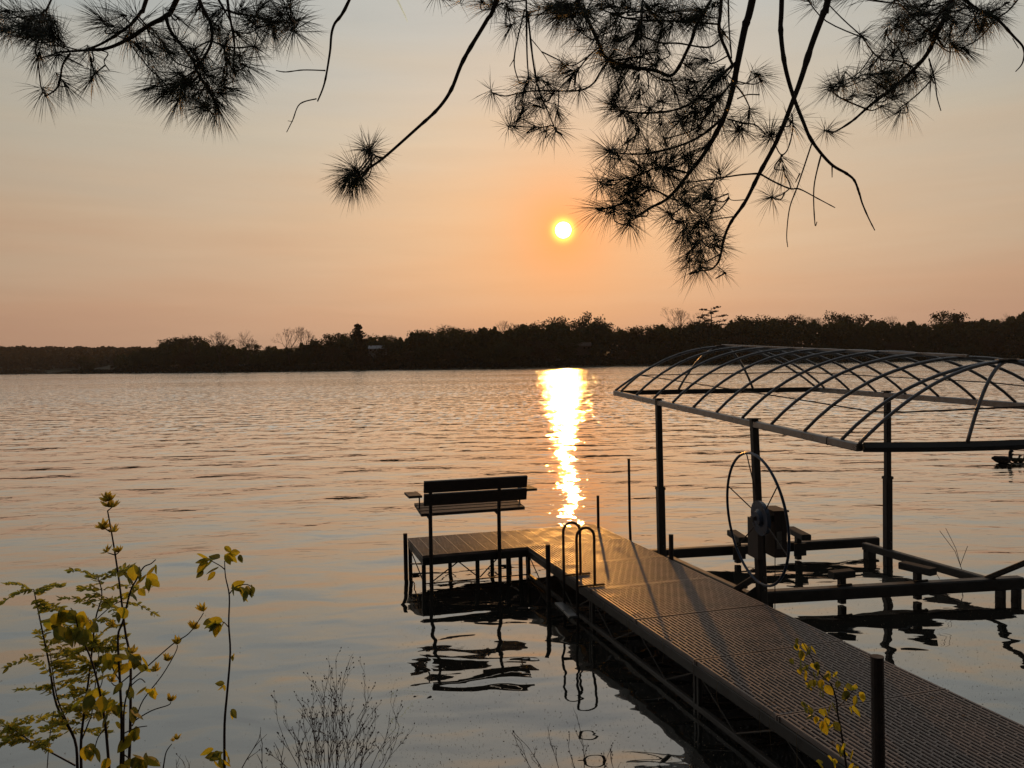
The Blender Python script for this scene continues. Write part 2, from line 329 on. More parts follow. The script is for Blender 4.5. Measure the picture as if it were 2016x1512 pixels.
def tree_mesh(seed, kind):
    rg = random.Random(seed); tb = MB(); lb = MB()          # unit tree, height about 1
    if kind in ('leafy', 'brown'):
        ends = []; grow(tb, Vector((0, 0, -0.05)), Vector((rg.uniform(-.05, .05), rg.uniform(-.05, .05), 1)), 0.022, 0.30, 4, rg, 2, 0.62, ends)
        for q, d in ends:
            for _ in range(16):
                c = q + Vector((rg.gauss(0, 0.05), rg.gauss(0, 0.05), rg.gauss(0, 0.036)))
                leafquad(lb, c, rg.uniform(0.010, 0.024), rg)
        for _ in range(1100):                                    # lower skirt of the crown
            a = rg.uniform(0, 6.28); z = rg.uniform(0.10, 0.6); r_ = 0.30 * math.sqrt(rg.random()) * (0.7 + z * 0.6)
            leafquad(lb, Vector((math.cos(a) * r_, math.sin(a) * r_, z)), rg.uniform(0.014, 0.032), rg)
    elif kind == 'bare':
        ends = []; grow(tb, Vector((0, 0, -0.05)), Vector((rg.uniform(-.04, .04), 0, 1)), 0.020, 0.33, 6, rg, 1, 0.50, ends)
        for q, d in ends:
            if rg.random() < 0.55: leafquad(lb, q, rg.uniform(0.004, 0.009), rg)
    elif kind == 'spruce':
        tb.tube([(0, 0, -0.05), (0, 0, 0.55), (0, 0, 1.0)], [0.02, 0.012, 0.002], 6)
        for i in range(26):
            z = 0.14 + 0.84 * i / 26; r_ = 0.235 * (1 - z) ** 0.75 + 0.02 + rg.uniform(-0.035, 0.03)
            for j in range(7):
                a = rg.uniform(0, 6.28); r_ = (0.235 * (1 - z) ** 0.6 + 0.02) * rg.uniform(.55, 1.25)
                for t in (0.25, 0.45, 0.65, 0.85, 1.0):
                    c = Vector((math.cos(a) * r_ * t, math.sin(a) * r_ * t, z - 0.03 * t + rg.uniform(-.012, .012))); leafquad(lb, c, rg.uniform(0.018, 0.034), rg)
    else:                                                       # tall pine with level tufted boughs
        tb.tube([(0, 0, -0.05), (0.01, 0, 0.55), (0, 0, 0.98)], [0.022, 0.014, 0.004], 6)
        for i in range(17):
            z = 0.42 + 0.56 * i / 17; a = i * 2.4 + rg.uniform(-.4, .4); r_ = (0.05 + 0.20 * math.sin((z - 0.36) / 0.64 * 2.7)) * rg.uniform(0.7, 1.2)
            e = Vector((math.cos(a) * r_, math.sin(a) * r_, z + 0.03)); tb.tube([(0, 0, z), e], [0.006, 0.003], 4)
            for _ in range(34):
                t = rg.uniform(0.35, 1.08); c = Vector((0, 0, z)).lerp(e, t) + Vector((rg.gauss(0, .018), rg.gauss(0, .018), rg.gauss(0, .009) + .006)); leafquad(lb, c, rg.uniform(0.010, 0.020), rg)
    def me(mb, nm, mt):
        x = bpy.data.meshes.new(nm); x.from_pydata(mb.v, [], mb.f); x.materials.append(mt); return x
    lm = {'leafy': M['far_leaf'], 'brown': M['far_leaf_b'], 'bare': M['far_leaf_b']}.get(kind, M['far_dark'])
    return me(tb, 'trunk', M['far_bark']), me(lb, 'crown', lm), max(q[2] for q in lb.v)
TM = {'leafy': [tree_mesh(s, 'leafy') for s in (1, 2, 3, 4)], 'brown': [tree_mesh(s, 'brown') for s in (11, 12, 13)], 'bare': [tree_mesh(s, 'bare') for s in (21, 22, 23)],
      'spruce': [tree_mesh(31, 'spruce')], 'pine': [tree_mesh(41, 'pine')]}
def put_tree(kind, x, y, h, wd, name, label, cat, group=None, var=None):
    tm, cm, hh = rnd.choice(TM[kind]) if var is None else TM[kind][var]
    z = landz(x, y) - 0.3; r_ = thing(name, label, cat, (x, y, z), group)
    r_.rotation_euler = (0, 0, rnd.uniform(0, 6.28)); s_ = h / hh; r_.scale = (s_ * wd, s_ * wd, s_)
    for nm, me_ in (('trunk', tm), ('crown', cm)):
        o = bpy.data.objects.new(nm, me_); COL.objects.link(o); o.parent = r_
    return r_
SKY = [(-60, 682), (0, 682), (180, 682), (258, 687), (300, 672), (340, 664), (400, 664), (440, 668), (510, 682), (545, 676), (600, 668), (660, 657), (700, 652), (770, 655), (850, 642), (920, 640), (1000, 635), (1050, 630),
       (1095, 627), (1140, 632), (1190, 626), (1225, 640), (1262, 646), (1300, 634), (1340, 632), (1390, 628), (1500, 622), (1640, 622), (1760, 624), (1850, 628), (1905, 626), (1950, 618), (2016, 608), (2120, 606)]
def skyv(u):
    for a, c in zip(SKY, SKY[1:]):
        if a[0] <= u <= c[0]: return lerp(a[1], c[1], (u - a[0]) / (c[0] - a[0]))
    return 640
def place(kind, u, v, off, wd, name, label, cat, group=None, var=None):
    q = P(u, 735, 0); x = q.x / q.y * 480
    for _ in range(12):                                         # walk to the shore along this line of sight
        y = shore_y(x) + off; x = ray(u, v).x / ray(u, v).y * y
    t = at(u, v, y); return put_tree(kind, x, y, max(4.0, t.z - landz(x, y) + 0.3), wd, name, label, cat, group, var)
# the ones one can point at
place('bare', 430, 651, 24, 1.25, 'bare_tree', 'wide bare-branched tree on the far shore, rounded like a fan', 'tree', var=0)
place('bare', 488, 649, 22, 1.0, 'bare_tree', 'slender bare tree standing alone in the dip of the far treeline left of the sun', 'tree', var=1)
place('bare', 566, 642, 40, 1.0, 'bare_tree', 'tall half-bare tree, left one of the pair rising over the far wood', 'tree', var=2)
place('bare', 596, 642, 44, 0.9, 'bare_tree', 'tall half-bare tree, right one of the pair rising over the far wood', 'tree', var=0)
place('bare', 378, 656, 30, 0.9, 'bare_tree', 'thin bare tree sticking out at the low left end of the far treeline', 'tree', var=1)
place('spruce', 704, 637, 30, 1.15, 'spruce_tree', 'dark pointed evergreen standing above the pale-roofed house', 'tree', var=0)
place('leafy', 1150, 612, 70, 0.75, 'tall_tree', 'tallest feathery tree on the skyline, almost beneath the sun', 'tree', var=1)
place('bare', 1345, 604, 60, 1.15, 'bare_tree', 'large pale bare tree on the skyline beside the flat-topped pine', 'tree', var=2)
place('bare', 1368, 610, 64, 0.9, 'bare_tree', 'smaller bare tree between the large pale bare one and the pine', 'tree', var=1)
place('pine', 1400, 603, 60, 1.25, 'pine_tree', 'flat-topped pine poking out of the far skyline', 'tree', var=0)
place('leafy', 1652, 610, 90, 0.8, 'broadleaf_tree', 'round tree just topping the even treeline above the boat lift canopy', 'tree', var=2)
place('leafy', 1896, 608, 90, 1.1, 'broadleaf_tree', 'dark square-crowned tree on the skyline near the right edge', 'tree', var=3)
place('leafy', 172, 700, 6, 1.3, 'broadleaf_tree', 'dark bushy tree at the water on the distant left shore', 'tree', var=0)
G = 'trees in the skyline of the far wood'; u = 268
while u < 2110:
    kd = rnd.choice(('leafy', 'leafy', 'brown', 'bare')) if u > 420 else 'leafy'
    place(kd, u, skyv(u) + (6 if u < 340 else 0) + rnd.choice((rnd.uniform(-7, 0), rnd.uniform(-2, 8), rnd.uniform(2, 10))), rnd.uniform(50, 110), rnd.uniform(0.9, 1.35), 'broadleaf_tree', 'broad spring-leafed tree in the top row of the far wood, crown against the sky', 'tree', G)
    u += rnd.uniform(22, 36)
G = 'trees along the far water edge'; u = 275
while u < 2100:
    kd = rnd.choice(('leafy', 'brown', 'leafy')); base = skyv(u)
    place(kd, u, lerp(base, 722, rnd.uniform(0.30, 0.60)), rnd.uniform(9, 30), rnd.uniform(1.1, 1.6), 'shore_tree', 'low rounded tree on the bank in front of the far wood', 'tree', G)
    u += rnd.uniform(34, 60)
# the wood behind them reads as one mass
b = MB(); rg = random.Random(5)
for i in range(70000):
    u = rg.uniform(225, 2130) if i > 2000 else rg.uniform(225, 700); q = rg.random()
    off = 40 + 75 * q; x = (u - 1008) / F * 480
    for _ in range(6): y = shore_y(x) + off; x = ray(u, 720).x / ray(u, 720).y * y
    zt = at(u, skyv(u) + 15 + 4 * math.sin(u * 0.09) + 4 * math.sin(u * 0.23) + 2 * math.sin(u * 0.61), y).z; z0 = landz(x, y)
    leafquad(b, Vector((x, y, lerp(z0, zt, rg.random() ** 0.8))), rg.uniform(0.5, 1.5), rg)
tag(b.build('wood', M['far_leaf']), kind='stuff')
b = MB()
for i in range(16000):                                          # low far-off wood on the left, over a kilometre away
    u = rg.uniform(-320, 330); x = (u - 1008) / F * 1100; off = 60 + 420 * rg.random()
    for _ in range(8): y = shore_y(x) + off; x = ray(u, 720).x / ray(u, 720).y * y
    zt = at(u, 683.5 + 0.007 * u + 1.2 * math.sin(u * 0.11), y).z
    z0 = landz(x, y); q = min(1, off / 300)
    leafquad(b, Vector((x, y, lerp(z0, max(z0 + 8, lerp(z0 + 14, zt, q)), rg.random() ** 0.7))), rg.uniform(2.0, 4.5), rg)
tag(b.build('distant_wood', M['far_leaf_b']), kind='stuff')
b = MB()
for i in range(34000):                                           # bushes along the water line
    u = rg.uniform(-80, 2130); x = (u - 1008) / F * 480; off = 0.3 + 26 * rg.random()
    for _ in range(6): y = shore_y(x) + off; x = ray(u, 720).x / ray(u, 720).y * y
    z0 = landz(x, y); leafquad(b, Vector((x, y, z0 + rg.random() ** 1.5 * (3.4 + 1.6 * math.sin(u * 0.05)))), rg.uniform(0.4, 1.1), rg)
tag(b.build('shore_brush', M['far_dark']), kind='stuff')

# ------------------------------------------------------------------ far houses and boats
def house(u, vb, off, W, Hh, rh, label, wallm, roofm, dz=0.0):
    x = (u - 1008) / F * 480
    for _ in range(12): y = shore_y(x) + off; x = ray(u, vb).x / ray(u, vb).y * y
    z = at(u, vb, y).z; D = 7.0; r_ = thing('house', label, 'house', (x, y, z)); hw = W / 2
    wb = MB(); zb = -3.0
    wb.add([(x - hw, y, z + zb), (x + hw, y, z + zb), (x + hw, y + D, z + zb), (x - hw, y + D, z + zb), (x - hw, y, z + Hh), (x + hw, y, z + Hh), (x + hw, y + D, z + Hh), (x - hw, y + D, z + Hh), (x - hw, y + D / 2, z + Hh + rh), (x + hw, y + D / 2, z + Hh + rh)],
           [(0, 1, 5, 4), (2, 3, 7, 6), (1, 2, 6, 9, 5), (3, 0, 4, 8, 7)])
    wb.build('wall', wallm, r_)
    rb = MB(); o_ = 0.5
    for sgn, ya, yb in ((1, y - o_, y + D / 2), (1, y + D + o_, y + D / 2)):
        za = z + Hh - 0.1; zt = z + Hh + rh + 0.05
        rb.add([(x - hw - o_, ya, za), (x + hw + o_, ya, za), (x + hw + o_, yb, zt), (x - hw - o_, yb, zt), (x - hw - o_, ya, za + .2), (x + hw + o_, ya, za + .2), (x + hw + o_, yb, zt + .2), (x - hw - o_, yb, zt + .2)],
               [(0, 1, 2, 3), (7, 6, 5, 4), (0, 4, 5, 1), (1, 5, 6, 2), (0, 3, 7, 4)])
    rb.build('roof', roofm, r_)
    nW = int(W // 2.6)
    for i in range(nW):
        wx = x - hw + (i + 0.5) * W / nW
        if i == nW // 2: MB().box((wx, y - 0.05, z + 1.0), (1.0, 0.08, 2.1)).build('door', M['brown_wall'], r_)
        else: MB().box((wx, y - 0.05, z + 1.5), (1.2, 0.08, 1.1)).build('window', M['dark_glass'], r_)
    return r_
house(742, 694, 42, 11, 2.5, 2.0, 'low house with pale metal roof under the dark pointed evergreen across the lake', M['pale_wall'], M['pale_roof'])
house(1138, 690, 40, 16, 2.7, 2.2, 'long brown house hidden among trees just beneath the sun', M['brown_wall'], M['brown_wall'])
house(1306, 686, 50, 10, 2.5, 2.2, 'grey house between trees behind the far end of the boat lift canopy', M['brown_wall'], M['far_bark'])
def boat(u, v, ln, m_, label, name='moored_boat'):
    c = P(u, v, 0); r_ = thing(name, label, 'boat', c); hb = MB(); n = 9; rows = []
    for i in range(n):
        t = i / (n - 1); wd = ln * 0.17 * (1 - (max(0, t - 0.45) / 0.55) ** 2.2) + 0.02; kx = c.x - ln / 2 + ln * t
        rows.append([(kx, c.y - wd, 0.75 + .2 * t), (kx, c.y - wd * 0.6, -0.1), (kx, c.y + wd * 0.6, -0.1), (kx, c.y + wd, 0.75 + .2 * t)])
    hb.add([q for rr in rows for q in rr], [(4 * i + j, 4 * i + j + 1, 4 * i + j + 5, 4 * i + j + 4) for i in range(n - 1) for j in range(3)] + [(0, 1, 2, 3)])
    hb.build('hull', m_, r_); MB().box((c.x - ln * 0.05, c.y, 0.72), (ln * 0.72, ln * 0.27, 0.08)).build('deck', m_, r_)
    MB().box((c.x + ln * 0.08, c.y, 1.15), (ln * 0.16, ln * 0.2, 0.6)).build('windscreen', M['dark_glass'], r_)
boat(49, 737.4, 7.5, M['hull_white'], 'tiny white motorboat moored on the distant left shore')
boat(766, 728.2, 6.5, M['hull_blue'], 'small blue boat lying at the far shore beneath the pale-roofed house')
# contrail: a thin trail of ice far up
a_, b_ = at(803, 46, 9000), at(752, -70, 9000)
c = MB(); c.tube([a_.lerp(b_, t) + Vector((6 * math.sin(9 * t), 0, 5 * math.cos(7 * t))) for t in (0, .03, .1, .3, .6, 1)], [1.5, 6, 9, 11, 13, 16], 8)
cm_ = bpy.data.materials.new('ice_cloud'); cm_.use_nodes = True
for q in list(cm_.node_tree.nodes): cm_.node_tree.nodes.remove(q)
pv = cm_.node_tree.nodes.new('ShaderNodeVolumePrincipled'); pv.inputs['Color'].default_value = (0.6, 0.93, 1.0, 1); pv.inputs['Density'].default_value = 0.05; pv.inputs['Anisotropy'].default_value = 0.86
ho = cm_.node_tree.nodes.new('ShaderNodeOutputMaterial'); cm_.node_tree.links.new(pv.outputs[0], ho.inputs['Volume'])
tag(c.build('contrail', cm_, smooth=True), 'short white vapour trail slanting high in the sky', 'contrail', kind='stuff')

# ------------------------------------------------------------------ dock
AZ = R(16.6); DV = Vector((-math.sin(AZ), math.cos(AZ), 0)); TV = Vector((math.cos(AZ), math.sin(AZ), 0)); ZD = 0.37
def D(s, d, z=ZD): v = TV * s + DV * d; return Vector((v.x, v.y, z))
MD = Matrix((TV, DV, Vector((0, 0, 1)))).transposed()
SL, SR = 2.765, 3.965; PLN = 0.948
def panel_mesh(wd, ln, cross=None, name='deck_panel'):
    mb = MB(); pitch = 0.031; rw = 0.0170; n = int(wd / pitch); pitch = wd / n; dp = 0.03; c = 0.0028
    gap = pitch - rw
    for i in range(n):
        x = -wd / 2 + (i + 0.5) * pitch; r2 = rw / 2
        pr = [(-r2, -dp), (-r2, -c), (-r2 + c, 0), (r2 - c, 0), (r2, -c), (r2, -dp)]
        vs = [(x + a, -ln / 2, z) for a, z in pr] + [(x + a, ln / 2, z) for a, z in pr]
        mb.add(vs, [(j, j + 1, j + 7, j + 6) for j in range(5)] + [(0, 5, 4, 3, 2, 1), (6, 7, 8, 9, 10, 11)])
        if i < n - 1:
            gx_ = x + pitch / 2; per = 0.125; y = -ln / 2 + 0.012 + (0.5 * per if i % 2 else 0.0) + ((i * 7) % 5) * 0.009
            while y < ln / 2 - 0.01:
                mb.add([(gx_ - gap / 2, y - .0045, -.0012), (gx_ + gap / 2, y - .0045, -.0012), (gx_ + gap / 2, y + .0045, -.0012), (gx_ - gap / 2, y + .0045, -.0012),
                        (gx_ - gap / 2, y - .0045, -.02), (gx_ + gap / 2, y - .0045, -.02), (gx_ + gap / 2, y + .0045, -.02), (gx_ - gap / 2, y + .0045, -.02)], [(0, 1, 2, 3), (0, 4, 5, 1), (3, 2, 6, 7)])
                y += per
    for e in (-1, 1): mb.box((0, e * (ln / 2 - 0.006), -0.0165), (wd, 0.010, 0.0315))
    if cross:
        y = -ln / 2 + cross
        while y < ln / 2 - 0.02: mb.box((0, y, -0.0085), (wd, 0.009, 0.0205)); y += cross
    me_ = bpy.data.meshes.new(name); me_.from_pydata(mb.v, [], mb.f); me_.materials.append(M['deck']); return me_
dock = thing('dock', 'long brown grated dock with a side platform, running out into the lake', 'dock', D(SL, 3, 0))
pm = panel_mesh(SR - SL, PLN - 0.014); EDGE = 8.83
def putpanel(me_, s, d, rz=0.0):
    o = bpy.data.objects.new('deck_panel', me_); COL.objects.link(o); o.parent = dock
    o.location = D(s, d) - WL['dock'] + Vector((0, 0, rnd.uniform(-0.002, 0.002))); o.rotation_euler = (rnd.uniform(-.002, .002), rnd.uniform(-.002, .002), AZ + rz); return o
for i in range(8): putpanel(pm, (SL + SR) / 2, EDGE - (i + 0.5) * PLN)
FAR = 9.74; p2 = panel_mesh(FAR - EDGE - 0.01, 1.19, cross=0.149)
putpanel(p2, (SL + SR) / 2, (EDGE + FAR) / 2, R(90))
PLs = 1.585; p3 = panel_mesh(FAR - 8.77 - 0.005, SL - PLs - 0.01, cross=0.149)
putpanel(p3, (PLs + SL) / 2 - 0.004, (8.77 + FAR) / 2, R(90))
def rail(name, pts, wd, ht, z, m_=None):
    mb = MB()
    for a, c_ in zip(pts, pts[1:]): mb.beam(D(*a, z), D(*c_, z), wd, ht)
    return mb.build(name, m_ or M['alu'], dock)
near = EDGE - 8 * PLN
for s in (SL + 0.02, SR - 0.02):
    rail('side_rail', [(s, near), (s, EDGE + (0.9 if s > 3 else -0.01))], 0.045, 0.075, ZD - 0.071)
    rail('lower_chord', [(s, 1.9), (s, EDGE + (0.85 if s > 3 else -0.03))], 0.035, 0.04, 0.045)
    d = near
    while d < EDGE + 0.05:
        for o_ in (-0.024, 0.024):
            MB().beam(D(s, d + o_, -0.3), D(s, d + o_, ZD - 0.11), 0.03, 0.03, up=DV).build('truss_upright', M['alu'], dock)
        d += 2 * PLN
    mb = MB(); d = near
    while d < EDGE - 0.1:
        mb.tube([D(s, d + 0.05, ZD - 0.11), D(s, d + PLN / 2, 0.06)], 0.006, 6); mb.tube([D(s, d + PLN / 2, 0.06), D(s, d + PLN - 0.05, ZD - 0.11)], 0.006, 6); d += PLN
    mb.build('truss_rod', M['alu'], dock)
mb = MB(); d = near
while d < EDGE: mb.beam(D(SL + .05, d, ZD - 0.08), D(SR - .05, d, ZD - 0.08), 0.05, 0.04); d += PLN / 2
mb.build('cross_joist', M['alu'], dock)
# platform frame
a1, a2 = PLs + 0.02, SL - 0.03; dF, dB = 8.79, FAR - 0.02
rail('platform_rail', [(a1 - .02, dF), (SL + .02, dF)], 0.04, 0.075, ZD - 0.072)
rail('platform_rail', [(a1, dF + .03), (a1, dB)], 0.04, 0.070, ZD - 0.070)
rail('platform_rail', [(a1 + .03, dB), (SR - .06, dB)], 0.04, 0.070, ZD - 0.070)
for s, d_ in ((a1, dF), (2.20, dF), (2.55, dF), (SL - .07, dF), (a1, dB), (2.08, dB), (2.6, dB), (3.05, dB), (SL + .05, dB), (3.5, dB)):
    MB().beam(D(s, d_ + (.03 if d_ < 9 else -.03), -0.5), D(s, d_ + (.03 if d_ < 9 else -.03), ZD - 0.04), 0.042, 0.03, up=DV).build('frame_leg', M['alu'], dock)
mb = MB()
for (s0, e0, z0), (s1, e1, z1) in (((a1, dF, .06), (SL, dF, .06)), ((a1, dB, .06), (SR, dB, .06)), ((a1, dF, .05), (a1, dB, .26)), ((a1, dF, .27), (a1, dB, .07)), ((1.68, dF, .07), (1.98, dF, .27)), ((1.98, dF, .27), (2.2, dF, .08)),
                                 ((2.22, dF, .08), (2.42, dF, .27)), ((1.8, dB, .27), (2.08, dB, .07)), ((2.1, dB, .07), (2.35, dB, .27)), ((2.35, dB, .27), (2.6, dB, .08)), ((2.6, dB, .08), (2.95, dB, .27)), ((2.9, dB, .27), (3.4, dB, .08))):
    mb.tube([D(s0, e0, z0), D(s1, e1, z1)], 0.007, 6)
mb.build('truss_rod', M['alu'], dock)
# pipe legs that stick up past the deck
def pipe(p, ztop, r_, lean=(0, 0)):
    mb = MB(); q = Vector((p.x, p.y, -0.8)); t = Vector((p.x + lean[0], p.y + lean[1], ztop))
    mb.tube([q, t], r_, 14); mb.tube([t, t + Vector((0, 0, 0.004))], r_ * 1.04, 14); return mb.build('pipe_leg', M['steel'], dock, smooth=False)
q = P(1083, 1112, ZD); pipe(Vector((q.x - .02, q.y, 0)), at(1083, 1073, q.y).z, 0.024)
q = P(1178, 1039, ZD); pipe(q, at(1177, 976, q.y).z, 0.017)
q = P(1313, 1100, ZD); pipe(q + TV * 0.05, at(1312, 1054, q.y).z, 0.024)
q = D(PLs - 0.045, FAR - 0.12); pipe(q, at(800, 1051, q.y).z, 0.024)
q = P(1741, 1580, ZD); pipe(q - TV * 0.02, at(1717, 1293, q.y).z, 0.029, (-0.012, 0))
q = D(SL - 0.03, 3.1); 
# strands of dead water weed caught on the dock edge
mb = MB(); rg = random.Random(3)
for d_ in (4.25, 4.72, 5.5, 6.1, 4.15, 3.9, 5.05, 6.6):
    p = D(SL + 0.05, d_, ZD + 0.004); q = D(SL - 0.012, d_ - .01, ZD - 0.02); l_ = rg.uniform(0.12, 0.26)
    pts = spline([p + TV * rg.uniform(.0, .1), p, q, q + Vector((rg.uniform(-.01, .01), .01, -l_ * .5)), q + Vector((rg.uniform(-.03, .02), .0, -l_))], 4)
    mb.tube(pts, 0.0016, 4)
tag(mb.build('water_weed_strands', M['straw']), 'dry strands of weed hanging over the dock edge', 'dead weed', kind='stuff')

# a feather-like tuft of pale fluff on the near leg is too small to tell: left to the leg itself
mb = MB(); rg = random.Random(77)            # bits of leaf, weed and mud dried on the boards
for i in range(900):
    d_ = near + (EDGE - near) * rg.random(); s_ = rg.uniform(SL + .03, SR - .03) if rg.random() < .6 else rg.choice((rg.gauss(SL + .15, .1), rg.gauss(SR - .2, .12)))
    if not SL + .02 < s_ < SR - .02: continue
    c_ = D(s_, d_, ZD + .004); z_ = rg.uniform(.002, .006) if rg.random() < .93 else rg.uniform(.008, .017); a = rg.uniform(0, 6.28)
    ring = [c_ + Vector((math.cos(a + k_ * 1.256) * z_ * rg.uniform(.4, 1), math.sin(a + k_ * 1.256) * z_ * rg.uniform(.4, 1), rg.uniform(0, .003))) for k_ in range(5)]; mb.add(ring, [(0, 1, 2, 3, 4)])
tag(mb.build('leaf_litter', M['straw']), 'scattered crumbs of dry leaf and weed on the dock boards', 'leaf litter', kind='stuff')
# ------------------------------------------------------------------ mooring pole beside the dock
q = P(1242, 1078, 0.25); mb = MB(); tp = at(1238, 905, q.y)
mb.tube([(q.x, q.y, -0.8), (q.x, q.y, 0.2), q.lerp(tp, 0.3) + Vector((-.006, 0, 0)), tp], [0.017, 0.017, 0.015, 0.015], 12)
mb.tube([tp, tp + Vector((0, 0, .012))], 0.018, 12)
top(mb.build('mooring_pole', M['steel']), 'thin dark pole standing in the water beside the dock, left of the boat lift', 'pole')

# ------------------------------------------------------------------ bench
bench = thing('bench', 'dark wooden bench with two back planks, facing the lake at the end of the dock', 'bench', D(2.1, dF - 0.03, 0))
def B(s, d, z): return D(s, dF + d, z)
s0, s1 = PLs + 0.015, SL - 0.02
pA, pB = P(848, 1093, ZD), P(984, 1083, ZD)
sA, sB = pA.dot(TV), pB.dot(TV)
for s in (sA, sB):
    mb = MB(); mb.tube([B(s, -.045, -0.6), B(s, -.045, 0.82)], 0.021, 14); mb.build('post', M['steel'], bench)
    mb = MB(); mb.beam(B(s + .012, -.0, 0.77), B(s - .004, -.10, 1.17), 0.045, 0.03, up=TV); mb.build('back_bracket', M['steel'], bench)
    mb = MB(); mb.beam(B(s, -.06, 0.765), B(s, 0.43, 0.815), 0.035, 0.03); mb.build('seat_bracket', M['steel'], bench)
zt = [at(812, 949, 8.72).z, at(812, 972.5, 8.72).z, at(812, 975.5, 8.72).z, at(815, 999, 8.72).z]
lean = 0.25
def plank(z0, z1, off, sh=0.0):
    za, zb = z0, z1; mb = MB(); c0 = B(s0 + sh, off - (za - .9) * lean, za); c1 = B(s0 + sh, off - (zb - .9) * lean, zb)
    e0 = B(s1 + sh, off - (za - .9) * lean, za); e1 = B(s1 + sh, off - (zb - .9) * lean, zb)
    n = (e0 - c0).cross(c1 - c0).normalized() * 0.036
    vs = [c0, e0, e1, c1, c0 + n, e0 + n, e1 + n, c1 + n]; mb.add(vs, [(0, 3, 2, 1), (4, 5, 6, 7), (0, 1, 5, 4), (2, 3, 7, 6), (1, 2, 6, 5), (0, 4, 7, 3)])
    o = mb.build('back_plank', M['benchwood'], bench); bv = o.modifiers.new('bevel', 'BEVEL'); bv.width = 0.003; return o
plank(zt[1], zt[0], -0.02); plank(zt[3], zt[2], -0.02, 0.004)
for i in range(4):
    mb = MB(); y = 0.0 + i * 0.115; zq = .805 + .0125 * i; mb.beam(B(s0 - .015, y + 0.045, zq), B(s1, y + 0.045, zq), 0.092, 0.034, up=(0, -.12, 1))
    mb.build('seat_slat', M['greywood'], bench)
for s, sg in ((s0, -1), (s1, 1)):
    mb = MB(); mb.tube([B(s + sg * .0, 0.19, 0.83), B(s + sg * .0, 0.19, 0.985)], 0.008, 8); mb.build('arm_support', M['steel'], bench)
    mb = MB(); mb.beam(B(s + sg * 0.075, 0.0, 1.0), B(s + sg * 0.075, 0.30, 1.0), 0.145, 0.026); ar = mb.build('armrest', M['greywood'], bench)
    mb = MB()
    cc = B(s + sg * 0.075, 0.22, 1.0145); ring = [cc + Vector((math.cos(a) * .042, math.sin(a) * .042, 0)) for a in [k_ * math.pi / 8 for k_ in range(16)]]
    mb.add(ring, [tuple(range(16))]); mb.build('painted_cup_hole', M['goose_black'], ar)  # flat black disc: the dark inside of a cup hole, painted on the armrest

# ------------------------------------------------------------------ ladder
lad = thing('ladder', 'looped steel handrails of a swim ladder on the left edge of the dock', 'ladder', D(SL - .1, 7.5, 0))
legs = []
for (uo, ui, vi, vt, vbar) in ((1104, 1143, 1131, 1028, 0), (1129, 1171, 1153, 1038, 0)):
    f_ = P(ui, vi, ZD + .01); s_, d_ = f_.dot(TV), f_.dot(DV); ou = at(uo, vi, f_.y); so_ = min(s_ - 0.17, SL - 0.045)
    zt_ = at((uo + ui) / 2, vt, f_.y).z; r_ = (s_ - so_) / 2; pts = [D(so_ - .0, d_, -0.35), D(so_, d_, zt_ - r_)]
    for k_ in range(1, 10): a = math.pi * k_ / 10; pts.append(D(so_ + r_ - r_ * math.cos(a), d_, zt_ - r_ + r_ * math.sin(a)))
    pts += [D(s_, d_, zt_ - r_), D(s_, d_, ZD + 0.01)]
    mb = MB(); mb.tube(pts, 0.0125, 12); mb.build('handrail', M['steel'], lad, smooth=True)
    mb = MB(); mb.beam(D(so_ - .0, d_ + .015, ZD + .012), D(s_ + .1, d_ + .015, ZD + .012), 0.02, 0.016); mb.build('mounting_bar', M['steel'], lad)
    legs.append((so_, d_))
for z_ in (0.12, -0.14):
    mb = MB(); mb.beam(D(legs[0][0] - .045, legs[0][1] + .02, z_), D(legs[1][0] - .045, legs[1][1] - .02, z_), 0.085, 0.02); mb.build('step', M['alu_light'], lad)

# ------------------------------------------------------------------ boat lift
lift = thing('boat_lift', 'empty boat lift with bare arched canopy frame and hand wheel beside the dock', 'boat lift', (3.2, 8.5, 0))
ZB = 0.20
FL, FRr, NL, NR = P(1281, 1082.5, ZB), P(1727, 1057, ZB), P(1505, 1163.5, ZB), P(2009, 1135.6, ZB)
def lb(name, a, c_, wd, ht, m_=None, par=None, up=(0, 0, 1)):
    return MB().beam(a, c_, wd, ht, up).build(name, m_ or M['alu'], par or lift)
dz = Vector((0, 0, -0.055))
lb('cross_beam', FL + dz, FRr + dz, 0.10, 0.11); lb('cross_beam', NL + dz, NR + dz, 0.11, 0.12)
RA, RB = P(1317, 1093, ZB), P(1470, 1165, ZB); lb('side_beam', RA + dz, RB + dz + Vector((0.04, -.05, 0)), 0.08, 0.10)
RA, RB = P(1700, 1066, ZB), P(1941, 1135, ZB); lb('side_beam', RA + dz + Vector((0, -.03, .006)), RB + dz + Vector((0, 0.03, .006)), 0.075, 0.085)
P1, P2, P3 = Vector((1.70, 9.58, 0)), Vector((2.29, 7.67, 0)), Vector((4.32, 9.60, 0)); P4 = P2 + (P3 - P1) + Vector((0.02, 0.05, 0))
T1, T2, T3 = at(1296, 783, P1.y), at(1484, 822, P2.y), at(1747, 768, P3.y); T4 = Vector((P4.x - .04, P4.y, 1.85))
